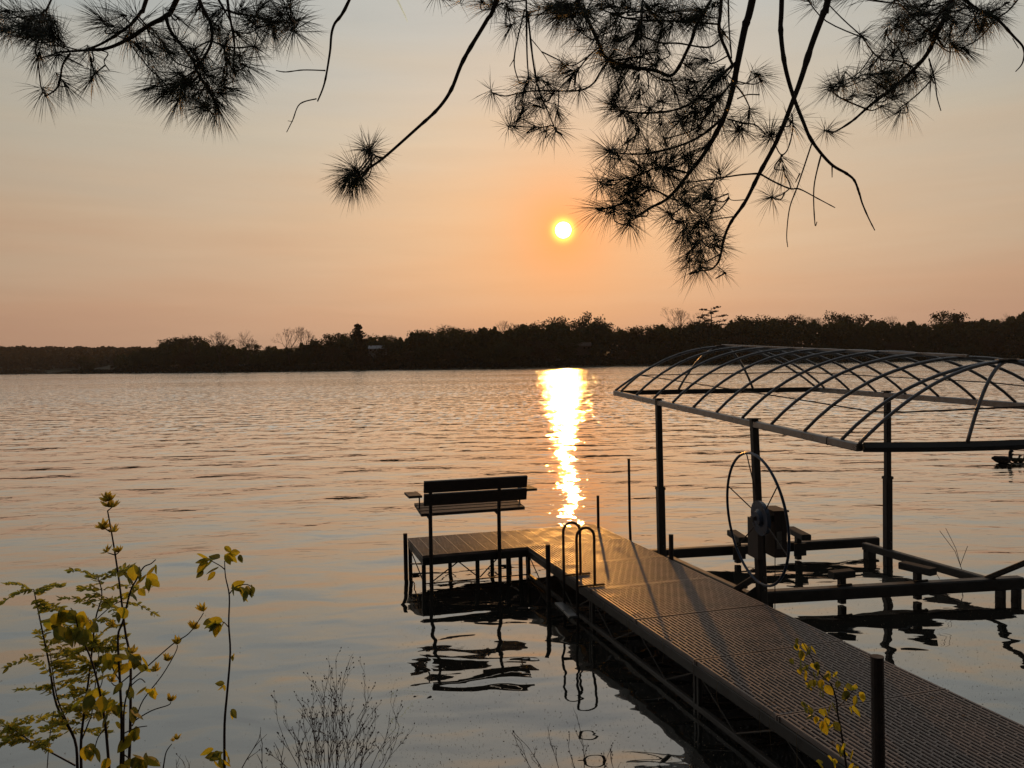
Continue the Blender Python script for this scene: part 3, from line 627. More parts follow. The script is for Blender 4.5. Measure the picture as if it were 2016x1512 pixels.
for pp, tt, zs in ((P1, T1, at(1300, 958, P1.y).z), (P2, T2, 1.0), (P3, T3, at(1746, 937, P3.y).z), (P4, T4, 1.0)):
    dr_ = Vector((tt.x - pp.x, tt.y - pp.y, tt.z)) / tt.z; g0 = pp - dr_ * 0.8; gs = pp + dr_ * zs
    o = MB().beam(g0, gs, 0.084, 0.084, up=TV).build('post_sleeve', M['alu'], lift)
    MB().beam(gs - dr_ * 0.05, tt - dr_ * .02, 0.064, 0.064, up=TV).build('post', M['alu'], lift)
    MB().box(tt - dr_ * .012, (0.10, 0.085, 0.012), MD).build('post_cap', M['alu'], lift)
    MB().box(gs - dr_ * .02, (0.090, 0.090, 0.03), MD).build('collar', M['alu'], lift)
    for q_ in (.28, .40):
        bp_ = pp + dr_ * q_ - DV * .043; MB().tube([bp_, bp_ - DV * .012], .009, 6).build('bolt', M['alu_light'], lift)
    MB().box(pp + Vector((0, 0, -0.8)), (0.3, 0.3, 0.02), MD).build('foot_pad', M['alu'], lift)
lb('brace', P(1447, 1162, .18), P2 + Vector((0, .02, 0.42)), 0.06, 0.05)
lb('brace', P(1940, 1140, .18), P4 + Vector((0, .02, 0.52)), 0.06, 0.05)
mb = MB(); g = P2 + Vector((-.16, .1, .19)); mb.add([g, P2 + Vector((.0, -.02, .19)), P2 + Vector((0, -.02, .36)), g + Vector((0, -.01, 0)), P2 + Vector((.0, -.03, .19)), P2 + Vector((0, -.03, .36))], [(0, 1, 2), (3, 5, 4), (0, 3, 4, 1), (1, 4, 5, 2), (0, 2, 5, 3)]); mb.build('gusset', M['alu'], lift)
for c_, wd in ((P(1712, 1080, ZB - .08), .11), (NR + Vector((-.20, 0.0, 0)), .045), (NR + Vector((-.03, .02, 0)), .04), (NL + Vector((.02, .02, 0)), .10)):
    MB().box((c_.x, c_.y, -0.22), (wd, 0.09, 0.66), MD).build('stub_leg', M['alu'], lift)
# boat bunks
def bunk(u, v, Y, dirv, ln, beamz, wd=0.115, ht=0.07):
    c_ = at(u, v, Y); bu = MB(); dirv = Vector(dirv).normalized()
    o = MB().beam(c_ - dirv * ln / 2, c_ + dirv * ln / 2, wd, ht).build('bunk_block', M['carpet'], lift)
    MB().beam(Vector((c_.x, c_.y, 0.015)), Vector((c_.x, c_.y, c_.z - ht / 2)), 0.07, 0.06, up=TV).build('bunk_post', M['alu'], lift)
    MB().box((c_.x, c_.y - .07, beamz - 0.055), (0.16, 0.02, 0.15), MD).build('bunk_clamp', M['alu'], lift)
bunk(1452, 1056, 9.78, (0.05, -1, 0), 0.44, ZB); bunk(1571, 1050, 9.90, (0.05, -1, 0), 0.50, ZB)
bunk(1657, 1130, 8.08, (1, .2, 0.03), 0.23, ZB, 0.11); bunk(1806, 1119, 8.18, (0.55, -1, 0), 0.34, ZB)
# winch box and wheel
MB().box((P2.x + 0.128, P2.y + .03, 0.80), (0.12, 0.24, 0.42), Matrix.Rotation(AZ * .5, 3, 'Z')).build('winch_cover', M['coverwood'], lift)
MB().box((P2.x + 0.128, P2.y + .03, 1.015), (0.15, 0.27, 0.016), Matrix.Rotation(AZ * .5, 3, 'Z')).build('cover_lid', M['coverwood'], lift)
MB().box((P2.x + 0.128, P2.y - .094, 0.75), (0.05, 0.008, 0.16), Matrix.Rotation(AZ * .5, 3, 'Z')).build('cover_plate', M['alu_light'], lift)
MB().box((P2.x - 0.055, P2.y + .03, 0.75), (0.05, 0.22, 0.36), Matrix.Rotation(AZ * .5, 3, 'Z')).build('winch_cover', M['greywood'], lift)
MB().box((P2.x + 0.05, P2.y - .05, 0.945), (0.34, 0.05, 0.05), Matrix.Rotation(AZ * .5, 3, 'Z')).build('winch_bracket', M['alu'], lift)
WC = at(1488, 1021, 7.45); az = R(-9.8); e1 = Vector((math.sin(az), math.cos(az), 0)); nn = Vector((math.cos(az), -math.sin(az), 0)); e2 = (Vector((0, 0, 1)) - nn * 0.075).normalized()
n3 = e1.cross(e2).normalized()
WR = 0.592
wheel = bpy.data.objects.new('hand_wheel', None); COL.objects.link(wheel); wheel.parent = lift; wheel.location = WC - WL['boat_lift']; WL['hand_wheel'] = WC.copy()
K = 64; pts = [WC + (e1 * math.cos(2 * math.pi * i / K) + e2 * math.sin(2 * math.pi * i / K)) * WR for i in range(K + 1)]
MB().tube(pts, 0.0125, 12, cap=False).build('rim', M['blue'], wheel, smooth=True)
hubc = WC + e2 * 0.0 + n3 * 0.05
for i in range(6):
    a = R(22 + 60 * i); dd = e1 * math.cos(a) + e2 * math.sin(a)
    MB().tube([hubc + dd * 0.06, WC + dd * (WR - 0.008)], 0.0055, 8).build('spoke', M['steel'], wheel)
mb = MB(); mb.tube([hubc - n3 * 0.02, hubc + n3 * 0.02], [0.16, 0.15], 28); mb.tube([hubc - n3 * 0.045, hubc - n3 * 0.015], [0.06, 0.09], 20); mb.build('hub', M['blue'], wheel)
MB().tube([hubc - n3 * .05, P2 + Vector((0, 0, hubc.z))], 0.02, 10).build('axle', M['steel'], wheel)
mb = MB(); mb.tube([P2 + Vector((0.10, -.06, 0.64)), P2 + Vector((0.09, -.06, -0.2))], 0.004, 6); mb.build('winch_cable', M['steel'], lift)

# canopy frame
can = bpy.data.objects.new('canopy_frame', None); COL.objects.link(can); can.parent = lift; can.location = Vector((3.2, 8.5, 2)) - WL['boat_lift']; WL['canopy_frame'] = Vector((3.2, 8.5, 2))
CFL, CNL = onv(1211, 769, T1, T2), onv(1692, 873, T1, T2)
drr = CNL - CFL; q3 = P3
CFR = onv(1606, 762, q3, q3 + Vector((drr.x, drr.y, 0))); g = onv(2016, 793, q3, q3 + Vector((drr.x, drr.y, 0)))
CNR = Vector((0, 0, -.09)) + CFR + (g - CFR) * (Vector((drr.x, drr.y, 0)).length / Vector(((g - CFR).x, (g - CFR).y, 0)).length)
rw_, rh_ = 0.055, 0.062; up_ = Vector((0, 0, -0.03))
def cb(name, a, c_, w_=rw_, h_=rh_, m_='alu_light'): return MB().beam(a, c_, w_, h_).build(name, M[m_], can)
cb('edge_rail', CFL + up_, CNL + up_); cb('edge_rail', CFR + up_, g + up_); cb('edge_rail', g + up_ + (CNR - g).normalized() * .004, CNR + up_)
dx = (CFR - CFL).normalized() * 0.03; cb('end_rail', CFL + up_ + dx, CFR + up_ - dx, m_='alu'); dx = (CNR - CNL).normalized() * 0.03
mb = MB(); pts = [CNL.lerp(CNR, i / 10) + up_ - Vector((0, 0, .035 * math.sin(math.pi * i / 10))) for i in range(11)]; pts[0] += dx; pts[-1] -= dx
mb.tube(pts, 0.036, 4, ell=[0.038] * 11); mb.build('end_rail', M['alu'], can)
cl = (CNL - CFL).normalized(); MB().beam(CFL.lerp(CNL, 0.925) + up_ - cl * .003, CFL.lerp(CNL, 0.925) + up_ + cl * .003, rw_ + .006, rh_ + .006).build('rail_joint', M['goose_black'], can)
RISE = 0.55
TG = Vector(((g - CFR).x, (g - CFR).y, 0)).length / Vector((drr.x, drr.y, 0)).length
def rrail(t): return CFR.lerp(g, t / TG) if t < TG else g.lerp(CNR, (t - TG) / (1 - TG))
def bowpt(t, s, te=None):               # t along the canopy, s from -1 (left) to 1
    l_ = CFL.lerp(CNL, t); r_ = rrail(t); m_ = l_.lerp(r_, (s + 1) / 2)
    hw = 1.3; Rr = (hw * hw + RISE * RISE) / (2 * RISE); x = s * hw; m_.z += math.sqrt(max(0, Rr * Rr - x * x)) - (Rr - RISE); return m_
tl = []
for x, y in ((145, 248), (220, 268), (300, 285), (385, 300), (480, 322), (585, 345), (700, 370), (840, 397), (985, 428), (1170, 465)):
    q = onv(1160 + x / 2.355, 660 + y / 2.355, T1, T2); tl.append((Vector((q.x, q.y, 0)) - Vector((CFL.x, CFL.y, 0))).length / Vector((drr.x, drr.y, 0)).length)
n_ = len(tl); tl = [tl[0] + (tl[-1] - tl[0]) * i / (n_ - 1) for i in range(n_)]
for t in tl: MB().tube([bowpt(t, -1 + 2 * i / 24) for i in range(25)], 0.0145, 8).build('bow', M['alu_light'], can, smooth=True)
tf, tn = tl[0], tl[-1]
MB().beam(bowpt(tf, 0) + Vector((0, 0, .02)), bowpt(tl[-2] + .02, 0) + Vector((0, 0, .02)), 0.024, 0.024).build('ridge_tube', M['alu_light'], can)
def hip(hubp, foot, r_=0.0145):
    pts = []
    for i in range(17):
        t = i / 16; p = foot.lerp(hubp, t); h_ = (hubp.z - foot.z); p.z = foot.z + h_ * (1 - (1 - t) ** 1.9); pts.append(p)
    return MB().tube(pts, r_, 8).build('hip_bow', M['alu_light'], can, smooth=True)
for tt_, te, A_, B_ in ((tf, 0, CFL, CFR), (tn, 1, CNL, CNR)):
    hb_ = bowpt(tt_, 0); hip(hb_, A_.copy()); hip(hb_, B_.copy())
    for k_ in (0.315, 0.685): hip(hb_, A_.lerp(B_, k_) - Vector((0, 0, .033 if te else 0)), 0.015)
    mb = MB(); ring = [hb_ + Vector((math.cos(a) * .085, math.sin(a) * .085, 0.022)) for a in [i * math.pi / 4 + .3 for i in range(8)]]
    ring2 = [q_ - Vector((0, 0, .012)) for q_ in ring]; mb.add(ring + ring2, [tuple(range(8)), tuple(range(15, 7, -1))] + [(i, (i + 1) % 8, 8 + (i + 1) % 8, 8 + i)[::-1] for i in range(8)]); mb.build('hub_plate', M['alu_light'], can)
for s in (-0.80, 0.80):
    MB().tube([bowpt(lerp(tf, tn, i / 12), s) - Vector((0, 0, .018)) for i in range(13)], 0.006, 6).build('purlin_rod', M['steel'], can)
for tt_, A_, B_ in ((tf, CFL, CFR), (tn, CNL, CNR)):
    a_ = bowpt(tt_, -0.8) - Vector((0, 0, .018)); c_ = bowpt(tt_, 0.8) - Vector((0, 0, .018)); sh_ = (A_ - bowpt(tt_, -1)); sh_.z = 0
    h1 = a_.lerp(c_, .05) + sh_ * .75; h2 = a_.lerp(c_, .95) + sh_ * .75
    MB().tube([a_, h1, h1.lerp(h2, .33) + sh_ * .05, h1.lerp(h2, .66) + sh_ * .05, h2, c_], 0.007, 6).build('purlin_rod', M['steel'], can)

hz = MB(); hz.box((0, 2525, 44.5), (8200, 5190, 91)); hm_ = bpy.data.materials.new('lake_haze'); hm_.use_nodes = True
for q in list(hm_.node_tree.nodes): hm_.node_tree.nodes.remove(q)
pv = hm_.node_tree.nodes.new('ShaderNodeVolumePrincipled'); pv.inputs['Color'].default_value = (0.92, 0.88, 0.84, 1); pv.inputs['Density'].default_value = 0.00006; pv.inputs['Anisotropy'].default_value = 0.3
ho = hm_.node_tree.nodes.new('ShaderNodeOutputMaterial'); hm_.node_tree.links.new(pv.outputs[0], ho.inputs['Volume'])
tag(hz.build('haze', hm_), kind='stuff')
# ------------------------------------------------------------------ goose and goslings
def bird(u, v, sc, label, name, bm, hm, young=False, ang=0.08, group=None):
    c_ = P(u, v, 0); r_ = thing(name, label, 'goose' if not young else 'gosling', (c_.x, c_.y, 0), group)
    X = Vector((math.cos(ang), math.sin(ang), 0)); S = Vector((-X.y, X.x, 0))
    if not young: prof = [(-.40, .175, .004, .02), (-.33, .165, .035, .045), (-.22, .14, .085, .10), (-.08, .12, .12, .135), (.08, .115, .115, .13), (.20, .125, .085, .10), (.26, .17, .075, .08), (.275, .23, .060, .062), (.268, .31, .050, .052), (.275, .37, .052, .054), (.305, .40, .058, .060), (.345, .40, .046, .046), (.375, .388, .014, .014), (.41, .378, .006, .007)]
    else: prof = [(-.17, .09, .01, .015), (-.12, .09, .05, .055), (-.03, .07, .07, .075), (.06, .07, .062, .068), (.105, .10, .035, .038), (.12, .145, .026, .028), (.135, .19, .030, .033), (.165, .20, .030, .030), (.19, .192, .014, .013), (.215, .187, .005, .006)]
    pts = [c_ + X * (a * sc) + Vector((0, 0, z * sc)) for a, z, _, _ in prof]
    mb = MB()
    sp_ = spline(pts, 3); ra = [q_[2] * sc for q_ in prof]; rb = [q_[3] * sc for q_ in prof]
    def rs(rr): 
        o = []
        for i in range(len(rr) - 1):
            for k_ in range(3): o.append(lerp(rr[i], rr[i + 1], k_ / 3))
        return o + [rr[-1]]
    n_ = 3 * (6 if not young else 4); ra, rb = rs(ra), rs(rb)
    mb.tube(sp_, ra, 14, ell=rb); body = mb.build('body', bm, r_, smooth=True)
    # black neck and head feathers sit just outside the body skin
    mb = MB(); i0 = n_; mb.tube(sp_[i0:], [q_ * 1.04 for q_ in ra[i0:]], 14, ell=[q_ * 1.04 for q_ in rb[i0:]]); 
    if not young: mb.build('neck_plumage', hm, body, smooth=True)
    if not young:
        for sg in (-1, 1):
            mb = MB(); w0 = [c_ + X * (a * sc) + S * (sg * o_ * sc) + Vector((0, 0, z * sc)) for a, o_, z in ((.14, .095, .15), (.02, .118, .18), (-.15, .10, .20), (-.30, .05, .21), (-.38, .02, .205))]
            mb.tube(spline(w0, 3), [0.02 * sc] + [.035 * sc] * 4 + [.03 * sc] * 4 + [.02 * sc] * 3 + [.005 * sc], 8, ell=[0.03 * sc] + [.05 * sc] * 4 + [.045 * sc] * 4 + [.02 * sc] * 3 + [.005 * sc]); mb.build('wing', bm, body, smooth=True)
    mb = MB()
    he = sp_[-8]
    for sg in (-1, 1): mb.tube([he + S * sg * .026 * sc, he + S * sg * .033 * sc], .004 * sc, 6)
    mb.build('eye', M['goose_black'], body)
bird(1974, 912, 0.66, 'dark adult goose swimming to the right beneath the boat lift canopy corner', 'goose', M['goose'], M['goose_black'])
GS = 'goslings swimming with the goose'
bird(1984, 907.5, .75, 'gosling half hidden behind the back of the adult goose', 'gosling', M['down'], M['down'], True, group=GS)
bird(1999.5, 910, .72, 'gosling swimming right in front of the breast of the adult goose', 'gosling', M['down'], M['down'], True, group=GS)
bird(2009.5, 910, .72, 'gosling leading at the very right edge of the picture', 'gosling', M['down'], M['down'], True, group=GS)

# ------------------------------------------------------------------ leaves and plants on the near bank
def leaf(mb, c_, size, rg, droop=0.6, wide=0.8, tip=None):
    d = tip if tip is not None else Vector((rg.uniform(-1, 1), rg.uniform(-0.5, 0.5), -droop * rg.uniform(0.5, 1.5)))
    d = d.normalized(); n_ = d.orthogonal().normalized(); n_ = Matrix.Rotation(rg.uniform(0, 6.28), 3, d) @ n_; s_ = d.cross(n_)
    prof = [(0, 0), (.10, .26), (.28, .44), (.5, .46), (.72, .32), (.9, .13), (1.0, 0)]; L_ = []; Rr = []; Mm = []
    for t, w_ in prof:
        cv = n_ * (size * 0.22 * math.sin(t * 2.2)); m_ = c_ + d * (t * size) - cv
        Mm.append(m_); L_.append(m_ + s_ * (w_ * wide * size) + n_ * (w_ * 0.28 * size)); Rr.append(m_ - s_ * (w_ * wide * size) + n_ * (w_ * 0.28 * size))
    k_ = len(prof); vs = Mm + L_ + Rr; fs = []
    for i in range(k_ - 1): fs += [(i, i + 1, k_ + i + 1, k_ + i), (i, 2 * k_ + i, 2 * k_ + i + 1, i + 1)]
    mb.add(vs, fs)
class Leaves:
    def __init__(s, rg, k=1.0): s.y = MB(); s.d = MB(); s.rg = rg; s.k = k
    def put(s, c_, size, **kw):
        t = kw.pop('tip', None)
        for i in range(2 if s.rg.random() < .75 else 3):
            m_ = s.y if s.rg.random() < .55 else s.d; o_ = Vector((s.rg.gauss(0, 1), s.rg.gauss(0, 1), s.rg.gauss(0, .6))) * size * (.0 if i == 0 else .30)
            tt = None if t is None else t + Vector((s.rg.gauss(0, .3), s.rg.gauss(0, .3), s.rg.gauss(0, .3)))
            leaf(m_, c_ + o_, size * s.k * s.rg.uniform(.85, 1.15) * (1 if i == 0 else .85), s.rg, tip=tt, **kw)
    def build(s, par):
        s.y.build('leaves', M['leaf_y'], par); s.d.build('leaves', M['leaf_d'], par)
def px(u, v, Y): return at(u, v, Y)
def stemtube(mb, pts, Y, r0, r1, drop=None, jit=0.01, rg=rnd):
    q = [at(a, c_, Y + rg.uniform(-jit, jit)) for a, c_ in pts]
    sp_ = spline(q, 4)
    if drop: dd = (q[0] - q[1]).normalized(); sp_ = [Vector((q[0].x + dd.x * .1, q[0].y, bankz(q[0].x, q[0].y) - 0.05))] + sp_
    n_ = len(sp_); mb.tube(sp_, [lerp(r0, r1, i / (n_ - 1)) for i in range(n_)], 7); return sp_
def cv(l_, s_=2.691, ox=0, oy=950): return [(ox + a / s_, oy + c_ / s_) for a, c_ in l_]
def budburst(mb, c_, sz, rg, n=9, up=Vector((0, 0, 1))):
    for _ in range(n):
        t = (up + Vector((rg.gauss(0, .6), rg.gauss(0, .6), rg.gauss(0, .4)))).normalized(); leaf(mb, c_, sz * rg.uniform(.6, 1.1), rg, wide=0.36, tip=t)

# budding sapling
rg = random.Random(7); YS = 2.15
sap = thing('sapling', 'tallest budding sapling with opening yellow buds at the lower left', 'sapling', (at(252, 1512, YS).x, YS, bankz(-1, YS)))
sb = MB(); bb = MB()
stemtube(sb, cv([(680, 1512), (685, 1450), (690, 1300), (692, 1100), (690, 930), (665, 800), (650, 680), (632, 530), (610, 380), (590, 260), (570, 150)]), YS, .0042, .0017, (0, 0))
for l_ in ([(692, 1050), (780, 975), (910, 860), (1000, 800), (1060, 720), (1078, 690)], [(700, 1290), (720, 1250), (760, 1150), (860, 1020), (930, 900), (940, 860)], [(700, 1270), (800, 1210), (890, 1180), (905, 1162)],
           [(585, 262), (550, 240)], [(610, 384), (570, 372)], [(610, 384), (630, 370)], [(570, 150), (595, 130)], [(690, 1020), (620, 1075), (590, 1060)]):
    stemtube(sb, cv(l_), YS, .0018, .0011)
for u_, v_ in ((565, 100), (570, 130), (597, 132), (548, 238), (603, 262), (566, 370), (632, 368), (1075, 682), (1030, 775), (938, 858), (885, 945), (825, 1000), (905, 1160), (590, 1056), (600, 765), (560, 88), (580, 96), (700, 905), (545, 250)):
    budburst(bb, at(*cv([(u_, v_)])[0], YS), .024, rg, 14)
for s_ in (sb,): s_.build('stem', M['stem'], sap, smooth=True)
bb.build('buds', M['bud'], sap)
# small budding shoot
q = at(322, 1500, 2.1); sh = thing('shoot', 'short bare shoot with a single yellow bud, low between the two left saplings', 'plant', (q.x, q.y, bankz(q.x, q.y)))
sb = MB(); stemtube(sb, cv([(865, 1512), (880, 1430), (910, 1385)]), 2.1, .002, .001, (0, 0)); sb.build('stem', M['stem'], sh); bb = MB(); budburst(bb, at(*cv([(938, 1362)])[0], 2.1), .017, rg, 10); budburst(bb, at(*cv([(915, 1372)])[0], 2.1), .012, rg, 6); bb.build('buds', M['bud'], sh)
# broad-leaved sapling with heart leaves
YB = 2.0
sap = thing('broadleaf_sapling', 'sapling with large heart-shaped yellow-green leaves at the lower left', 'sapling', (at(238, 1512, YB).x, YB, bankz(-1, YB)))
sb = MB(); lf = Leaves(rg)
for l_, r_ in (([(640, 1512), (645, 1300), (635, 1050), (625, 820), (650, 740), (690, 580), (720, 520), (760, 450), (800, 430), (825, 408)], .0036), ([(578, 1512), (560, 1300), (540, 1170), (515, 1050), (480, 930), (445, 850), (410, 760), (400, 700), (375, 665)], .0036),
               ([(655, 1512), (655, 1330), (660, 1180), (690, 1050), (685, 920)], .003), ([(635, 1050), (600, 990), (570, 900)], .0016), ([(655, 1330), (720, 1300), (780, 1290)], .0016), ([(560, 1300), (520, 1350), (500, 1420)], .0016), ([(655, 1440), (720, 1480), (780, 1470)], .0016), ([(690, 1080), (740, 1040), (770, 1060)], .0014)):
    stemtube(sb, cv(l_), YB, r_, .0011, (0, 0) if l_[0][1] > 1500 else None)
big = [(665, 470, 60), (740, 445, 80), (785, 480, 80), (820, 445, 55), (700, 580, 55), (680, 675, 70), (280, 720, 90), (300, 730, 95), (355, 760, 95), (375, 680, 85), (445, 700, 85), (400, 770, 95), (420, 780, 90), (560, 920, 85), (590, 925, 85), (690, 905, 80), (740, 950, 80), (660, 960, 70), (475, 1110, 85), (515, 1085, 90), (690, 1080, 70),
       (600, 1150, 70), (550, 1200, 75), (690, 1200, 80), (765, 1090, 70), (725, 1290, 70), (690, 1340, 80), (500, 1400, 80), (480, 1380, 70), (700, 1460, 85), (780, 1440, 90), (610, 1270, 55), (640, 1490, 70), (560, 1480, 60), (430, 690, 70), (330, 680, 60), (745, 1500, 80)]
big += [(u_ + rg.gauss(0, 22), v_ + abs(rg.gauss(0, 26)), s_ * .8) for u_, v_, s_ in big[::2]]
for u_, v_, s_ in big: lf.put(at(*cv([(u_, v_)])[0], YB + rg.uniform(-.03, .03)), s_ / 2.691 * YB / F * 1.15, droop=0.9, wide=0.8)
sb.build('stem', M['stem'], sap, smooth=True); lf.build(sap)
# compound-leaved shrub
YC = 2.3
shb = thing('shrub', 'feathery shrub with many small paired leaflets in the lower left corner', 'shrub', (at(150, 1512, YC).x, YC, bankz(-1, YC)))
sb = MB(); lf = MB(); st = []
for l_, r_, a_ in (([(410, 1512), (395, 1360), (300, 1180), (260, 960), (225, 790), (190, 620), (178, 565)], .0042, 1), ([(430, 1512), (430, 1360), (450, 1190), (480, 960), (505, 730), (540, 600), (520, 505)], .0042, 1), ([(430, 1370), (470, 1270), (490, 1200), (530, 850)], .0022, 1),
                   ([(390, 1340), (320, 1190), (290, 1080), (265, 900)], .0026, 1), ([(400, 1500), (270, 1430), (160, 1370), (90, 1320), (10, 1290)], .0026, 1), ([(505, 730), (590, 655), (640, 630)], .0014, 1), ([(265, 950), (350, 920), (400, 900)], .0013, 1), ([(250, 1512), (262, 1360), (285, 1210)], .0013, 0), ([(470, 1200), (540, 1060), (545, 860)], .0014, 1)):
    sp_ = stemtube(sb, cv(l_), YC, r_, .0012, (0, 0) if l_[0][1] > 1500 else None)
    if a_: st.append(sp_[4:])
def leafspray(p, d, ln, rg, ls=.0205):
    q = [p, p + d * ln * .5 + Vector((0, 0, ln * .08)), p + d * ln + Vector((0, 0, -ln * .06))]; sp_ = spline(q, 4); sb.tube(sp_, .0007, 4)
    side_ = d.cross(Vector((0, 0, 1))).normalized()
    for i, x in enumerate(sp_[1:]):
        for sg in (-1, 1): leaf(lf, x, ls * rg.uniform(.7, 1.15), rg, wide=0.5, tip=d * 0.7 + side_ * sg * .9 + Vector((0, 0, rg.uniform(-.5, .35))))
    leaf(lf, sp_[-1], ls, rg, wide=0.5, tip=d)
for sp_ in st:
    for i, p in enumerate(sp_):
        if i < 2: continue
        for _ in range(2 if rg.random() < .6 else 1):
            a = rg.choice((0, math.pi)) + rg.uniform(-.9, .9); leafspray(p, Vector((math.cos(a), math.sin(a) * .8, rg.uniform(-.35, .65))).normalized(), rg.uniform(.04, .10), rg)
sb.build('stem', M['stem'], shb, smooth=True); lf.build('leaves', M['leaf_g'], shb)
# lone sapling
YL = 2.1
sap = thing('young_sapling', 'single slender sapling with drooping leaves at its tip, between shrub and dry weeds', 'sapling', (at(441, 1512, YL).x, YL, bankz(-.8, YL)))
sb = MB(); lf = Leaves(rg)
for l_, r_ in (([(1190, 1512), (1190, 1280), (1205, 1100), (1220, 900), (1212, 750), (1215, 600), (1195, 500), (1190, 420)], .0036), ([(1215, 590), (1250, 552), (1310, 540), (1345, 565)], .0015), ([(1190, 460), (1165, 440), (1110, 410)], .0015), ([(1190, 420), (1215, 375), (1255, 380)], .0015), ([(1210, 765), (1180, 738), (1130, 745)], .0014)):
    stemtube(sb, cv(l_), YL, r_, .0011, (0, 0) if l_[0][1] > 1500 else None)
for u_, v_, s_, tx, tz in ((1120, 405, 75, -1, -.25), (1165, 400, 70, -1, -.2), (1160, 445, 55, -.8, -.4), (1085, 450, 45, -.3, -1), (1205, 372, 60, .6, -.5), (1215, 375, 70, 1, -.3), (1265, 385, 40, .4, -1), (1225, 555, 70, 1, .35), (1262, 560, 75, .8, -.9), (1310, 545, 60, .3, -1), (1335, 550, 50, .1, -1), (1180, 735, 65, -1, -.2), (1165, 745, 60, -.3, -1),
                       (1150, 740, 75, -1, -.6), (1185, 738, 60, -.6, -.7), (1230, 915, 30, .3, -1), (1190, 1065, 45, -1, -.1), (1185, 1070, 35, -.4, -.8), (1225, 1200, 45, .4, -1), (1165, 1430, 65, -1, -.3), (1170, 1430, 60, -.2, -1), (1130, 1470, 65, 1, -.3), (1180, 1470, 60, .5, -.8)):
    lf.put(at(*cv([(u_, v_)])[0], YL + rg.uniform(-.015, .015)), s_ / 2.691 * YL / F * 1.2, wide=0.62, tip=Vector((tx, rg.uniform(-.4, .4), tz)))
sb.build('stem', M['stem'], sap, smooth=True); lf.build(sap)
# sapling in front of the dock
YD = 2.25
sap = thing('leafy_sapling', 'thin sapling with round yellowing leaves in front of the grated dock', 'sapling', (at(1668, 1512, YD).x, YD, bankz(.9, YD)))
sb = MB(); lf = Leaves(rg); c7 = lambda l_: cv(l_, 5.177, 1500, 1220)
for l_, r_ in (([(862, 1512), (840, 1350), (800, 1100), (770, 950), (760, 830), (720, 690), (680, 630), (600, 560), (540, 450), (480, 340), (410, 220)], .0032), ([(775, 890), (830, 840), (880, 780), (940, 710)], .0012), ([(765, 1050), (680, 1000), (600, 960), (450, 880)], .0012), ([(680, 640), (640, 580), (560, 590), (480, 530)], .001)):
    stemtube(sb, c7(l_), YD, r_, .001, (0, 0) if l_[0][1] > 1500 else None)
for u_, v_, s_ in ((350, 185, 70), (345, 240, 75), (420, 235, 85), (505, 265, 105), (400, 310, 95), (390, 390, 110), (430, 440, 100), (310, 400, 80), (385, 480, 70), (510, 440, 90), (570, 430, 115), (440, 540, 80), (520, 530, 85), (460, 640, 115), (540, 620, 105), (620, 610, 90), (640, 670, 110), (620, 720, 80), (680, 540, 85), (725, 530, 85), (770, 610, 110), (840, 690, 130),
                   (890, 730, 120), (970, 650, 100), (990, 740, 100), (930, 870, 115), (710, 840, 115), (630, 900, 90), (415, 830, 70), (500, 890, 90), (430, 900, 80), (520, 970, 90), (610, 1030, 140), (645, 1010, 90), (730, 1040, 100), (760, 1270, 120), (830, 1260, 130), (740, 1420, 110), (930, 1460, 100), (580, 1450, 100), (800, 1330, 90)):
    lf.put(at(*c7([(u_, v_)])[0], YD + rg.uniform(-.02, .02)), s_ / 5.177 * YD / F * 1.05, droop=1.2, wide=0.72)
sb.build('stem', M['stem'], sap, smooth=True); lf.build(sap)
# dry weeds
def weeds(name, label, bases, Y, tops, r0, rg, fork=3):
    r_ = thing(name, label, 'dry weeds', (at(bases[0], 1512, Y).x, Y, bankz(0, Y))); mb = MB()
    def twig(p, d, ln, r__, k_):
        pts = [p]; q = p.copy(); dd = d.copy()
        for _ in range(4):
            dd = (dd + Vector((rg.gauss(0, .09), rg.gauss(0, .09), rg.gauss(0, .04) + .01))).normalized(); q = q + dd * ln / 4; pts.append(q.copy())
            if k_ > 0 and rg.random() < 0.85:
                a = rg.uniform(-.6, .6); twig(q.copy(), (dd + Vector((a, rg.uniform(-.4, .4), .15))).normalized(), ln * rg.uniform(.22, .5), r__ * .66, k_ - 1)
        mb.tube(pts, [lerp(r__, r__ * .45, i / 4) for i in range(5)], 5)
        if k_ == 0 and rg.random() < .35: mb.tube([q - dd * .002, q, q + dd * .003], [.0006, .0019, .0004], 5)
    for u_, (tu, tv) in tops:
        Yj = Y + rg.uniform(-.12, .12); b0 = at(u_, 1540, Yj); t0 = at(tu, tv, Yj); g_ = Vector((b0.x, b0.y, bankz(b0.x, b0.y) - .03))
        mb.tube([g_, b0], [r0 * 1.2, r0], 6); twig(b0, (t0 - b0).normalized(), (t0 - b0).length * .74, r0, fork)
    mb.build('twigs', M['dry'], r_)
rg = random.Random(21)
weeds('dry_weeds', 'clump of dry reddish branching weeds at the bottom, left of the dock', [640], 2.2,
      [(600, (545, 1360)), (610, (575, 1380)), (620, (600, 1340)), (640, (625, 1330)), (650, (640, 1320)), (665, (660, 1350)), (670, (685, 1320)), (680, (705, 1330)), (690, (720, 1370)), (700, (745, 1400)), (640, (590, 1400)), (655, (700, 1380)), (625, (560, 1420)), (660, (640, 1380)), (740, (800, 1380)), (640, (655, 1335)), (630, (610, 1370)), (645, (670, 1400)), (690, (690, 1390)), (615, (580, 1430)), (670, (730, 1420)), (720, (770, 1385)), (730, (790, 1440)), (600, (555, 1390)), (650, (632, 1350)), (665, (712, 1345)), (635, (600, 1400)), (700, (740, 1430)), (590, (530, 1450))], .00105, rg)
weeds('dry_stalks', 'few thin forked dry stalks standing left of the reddish weed clump', [520], 2.0, [(462, (520, 1425)), (520, (505, 1440)), (560, (535, 1460))], .0016, rg, 1)
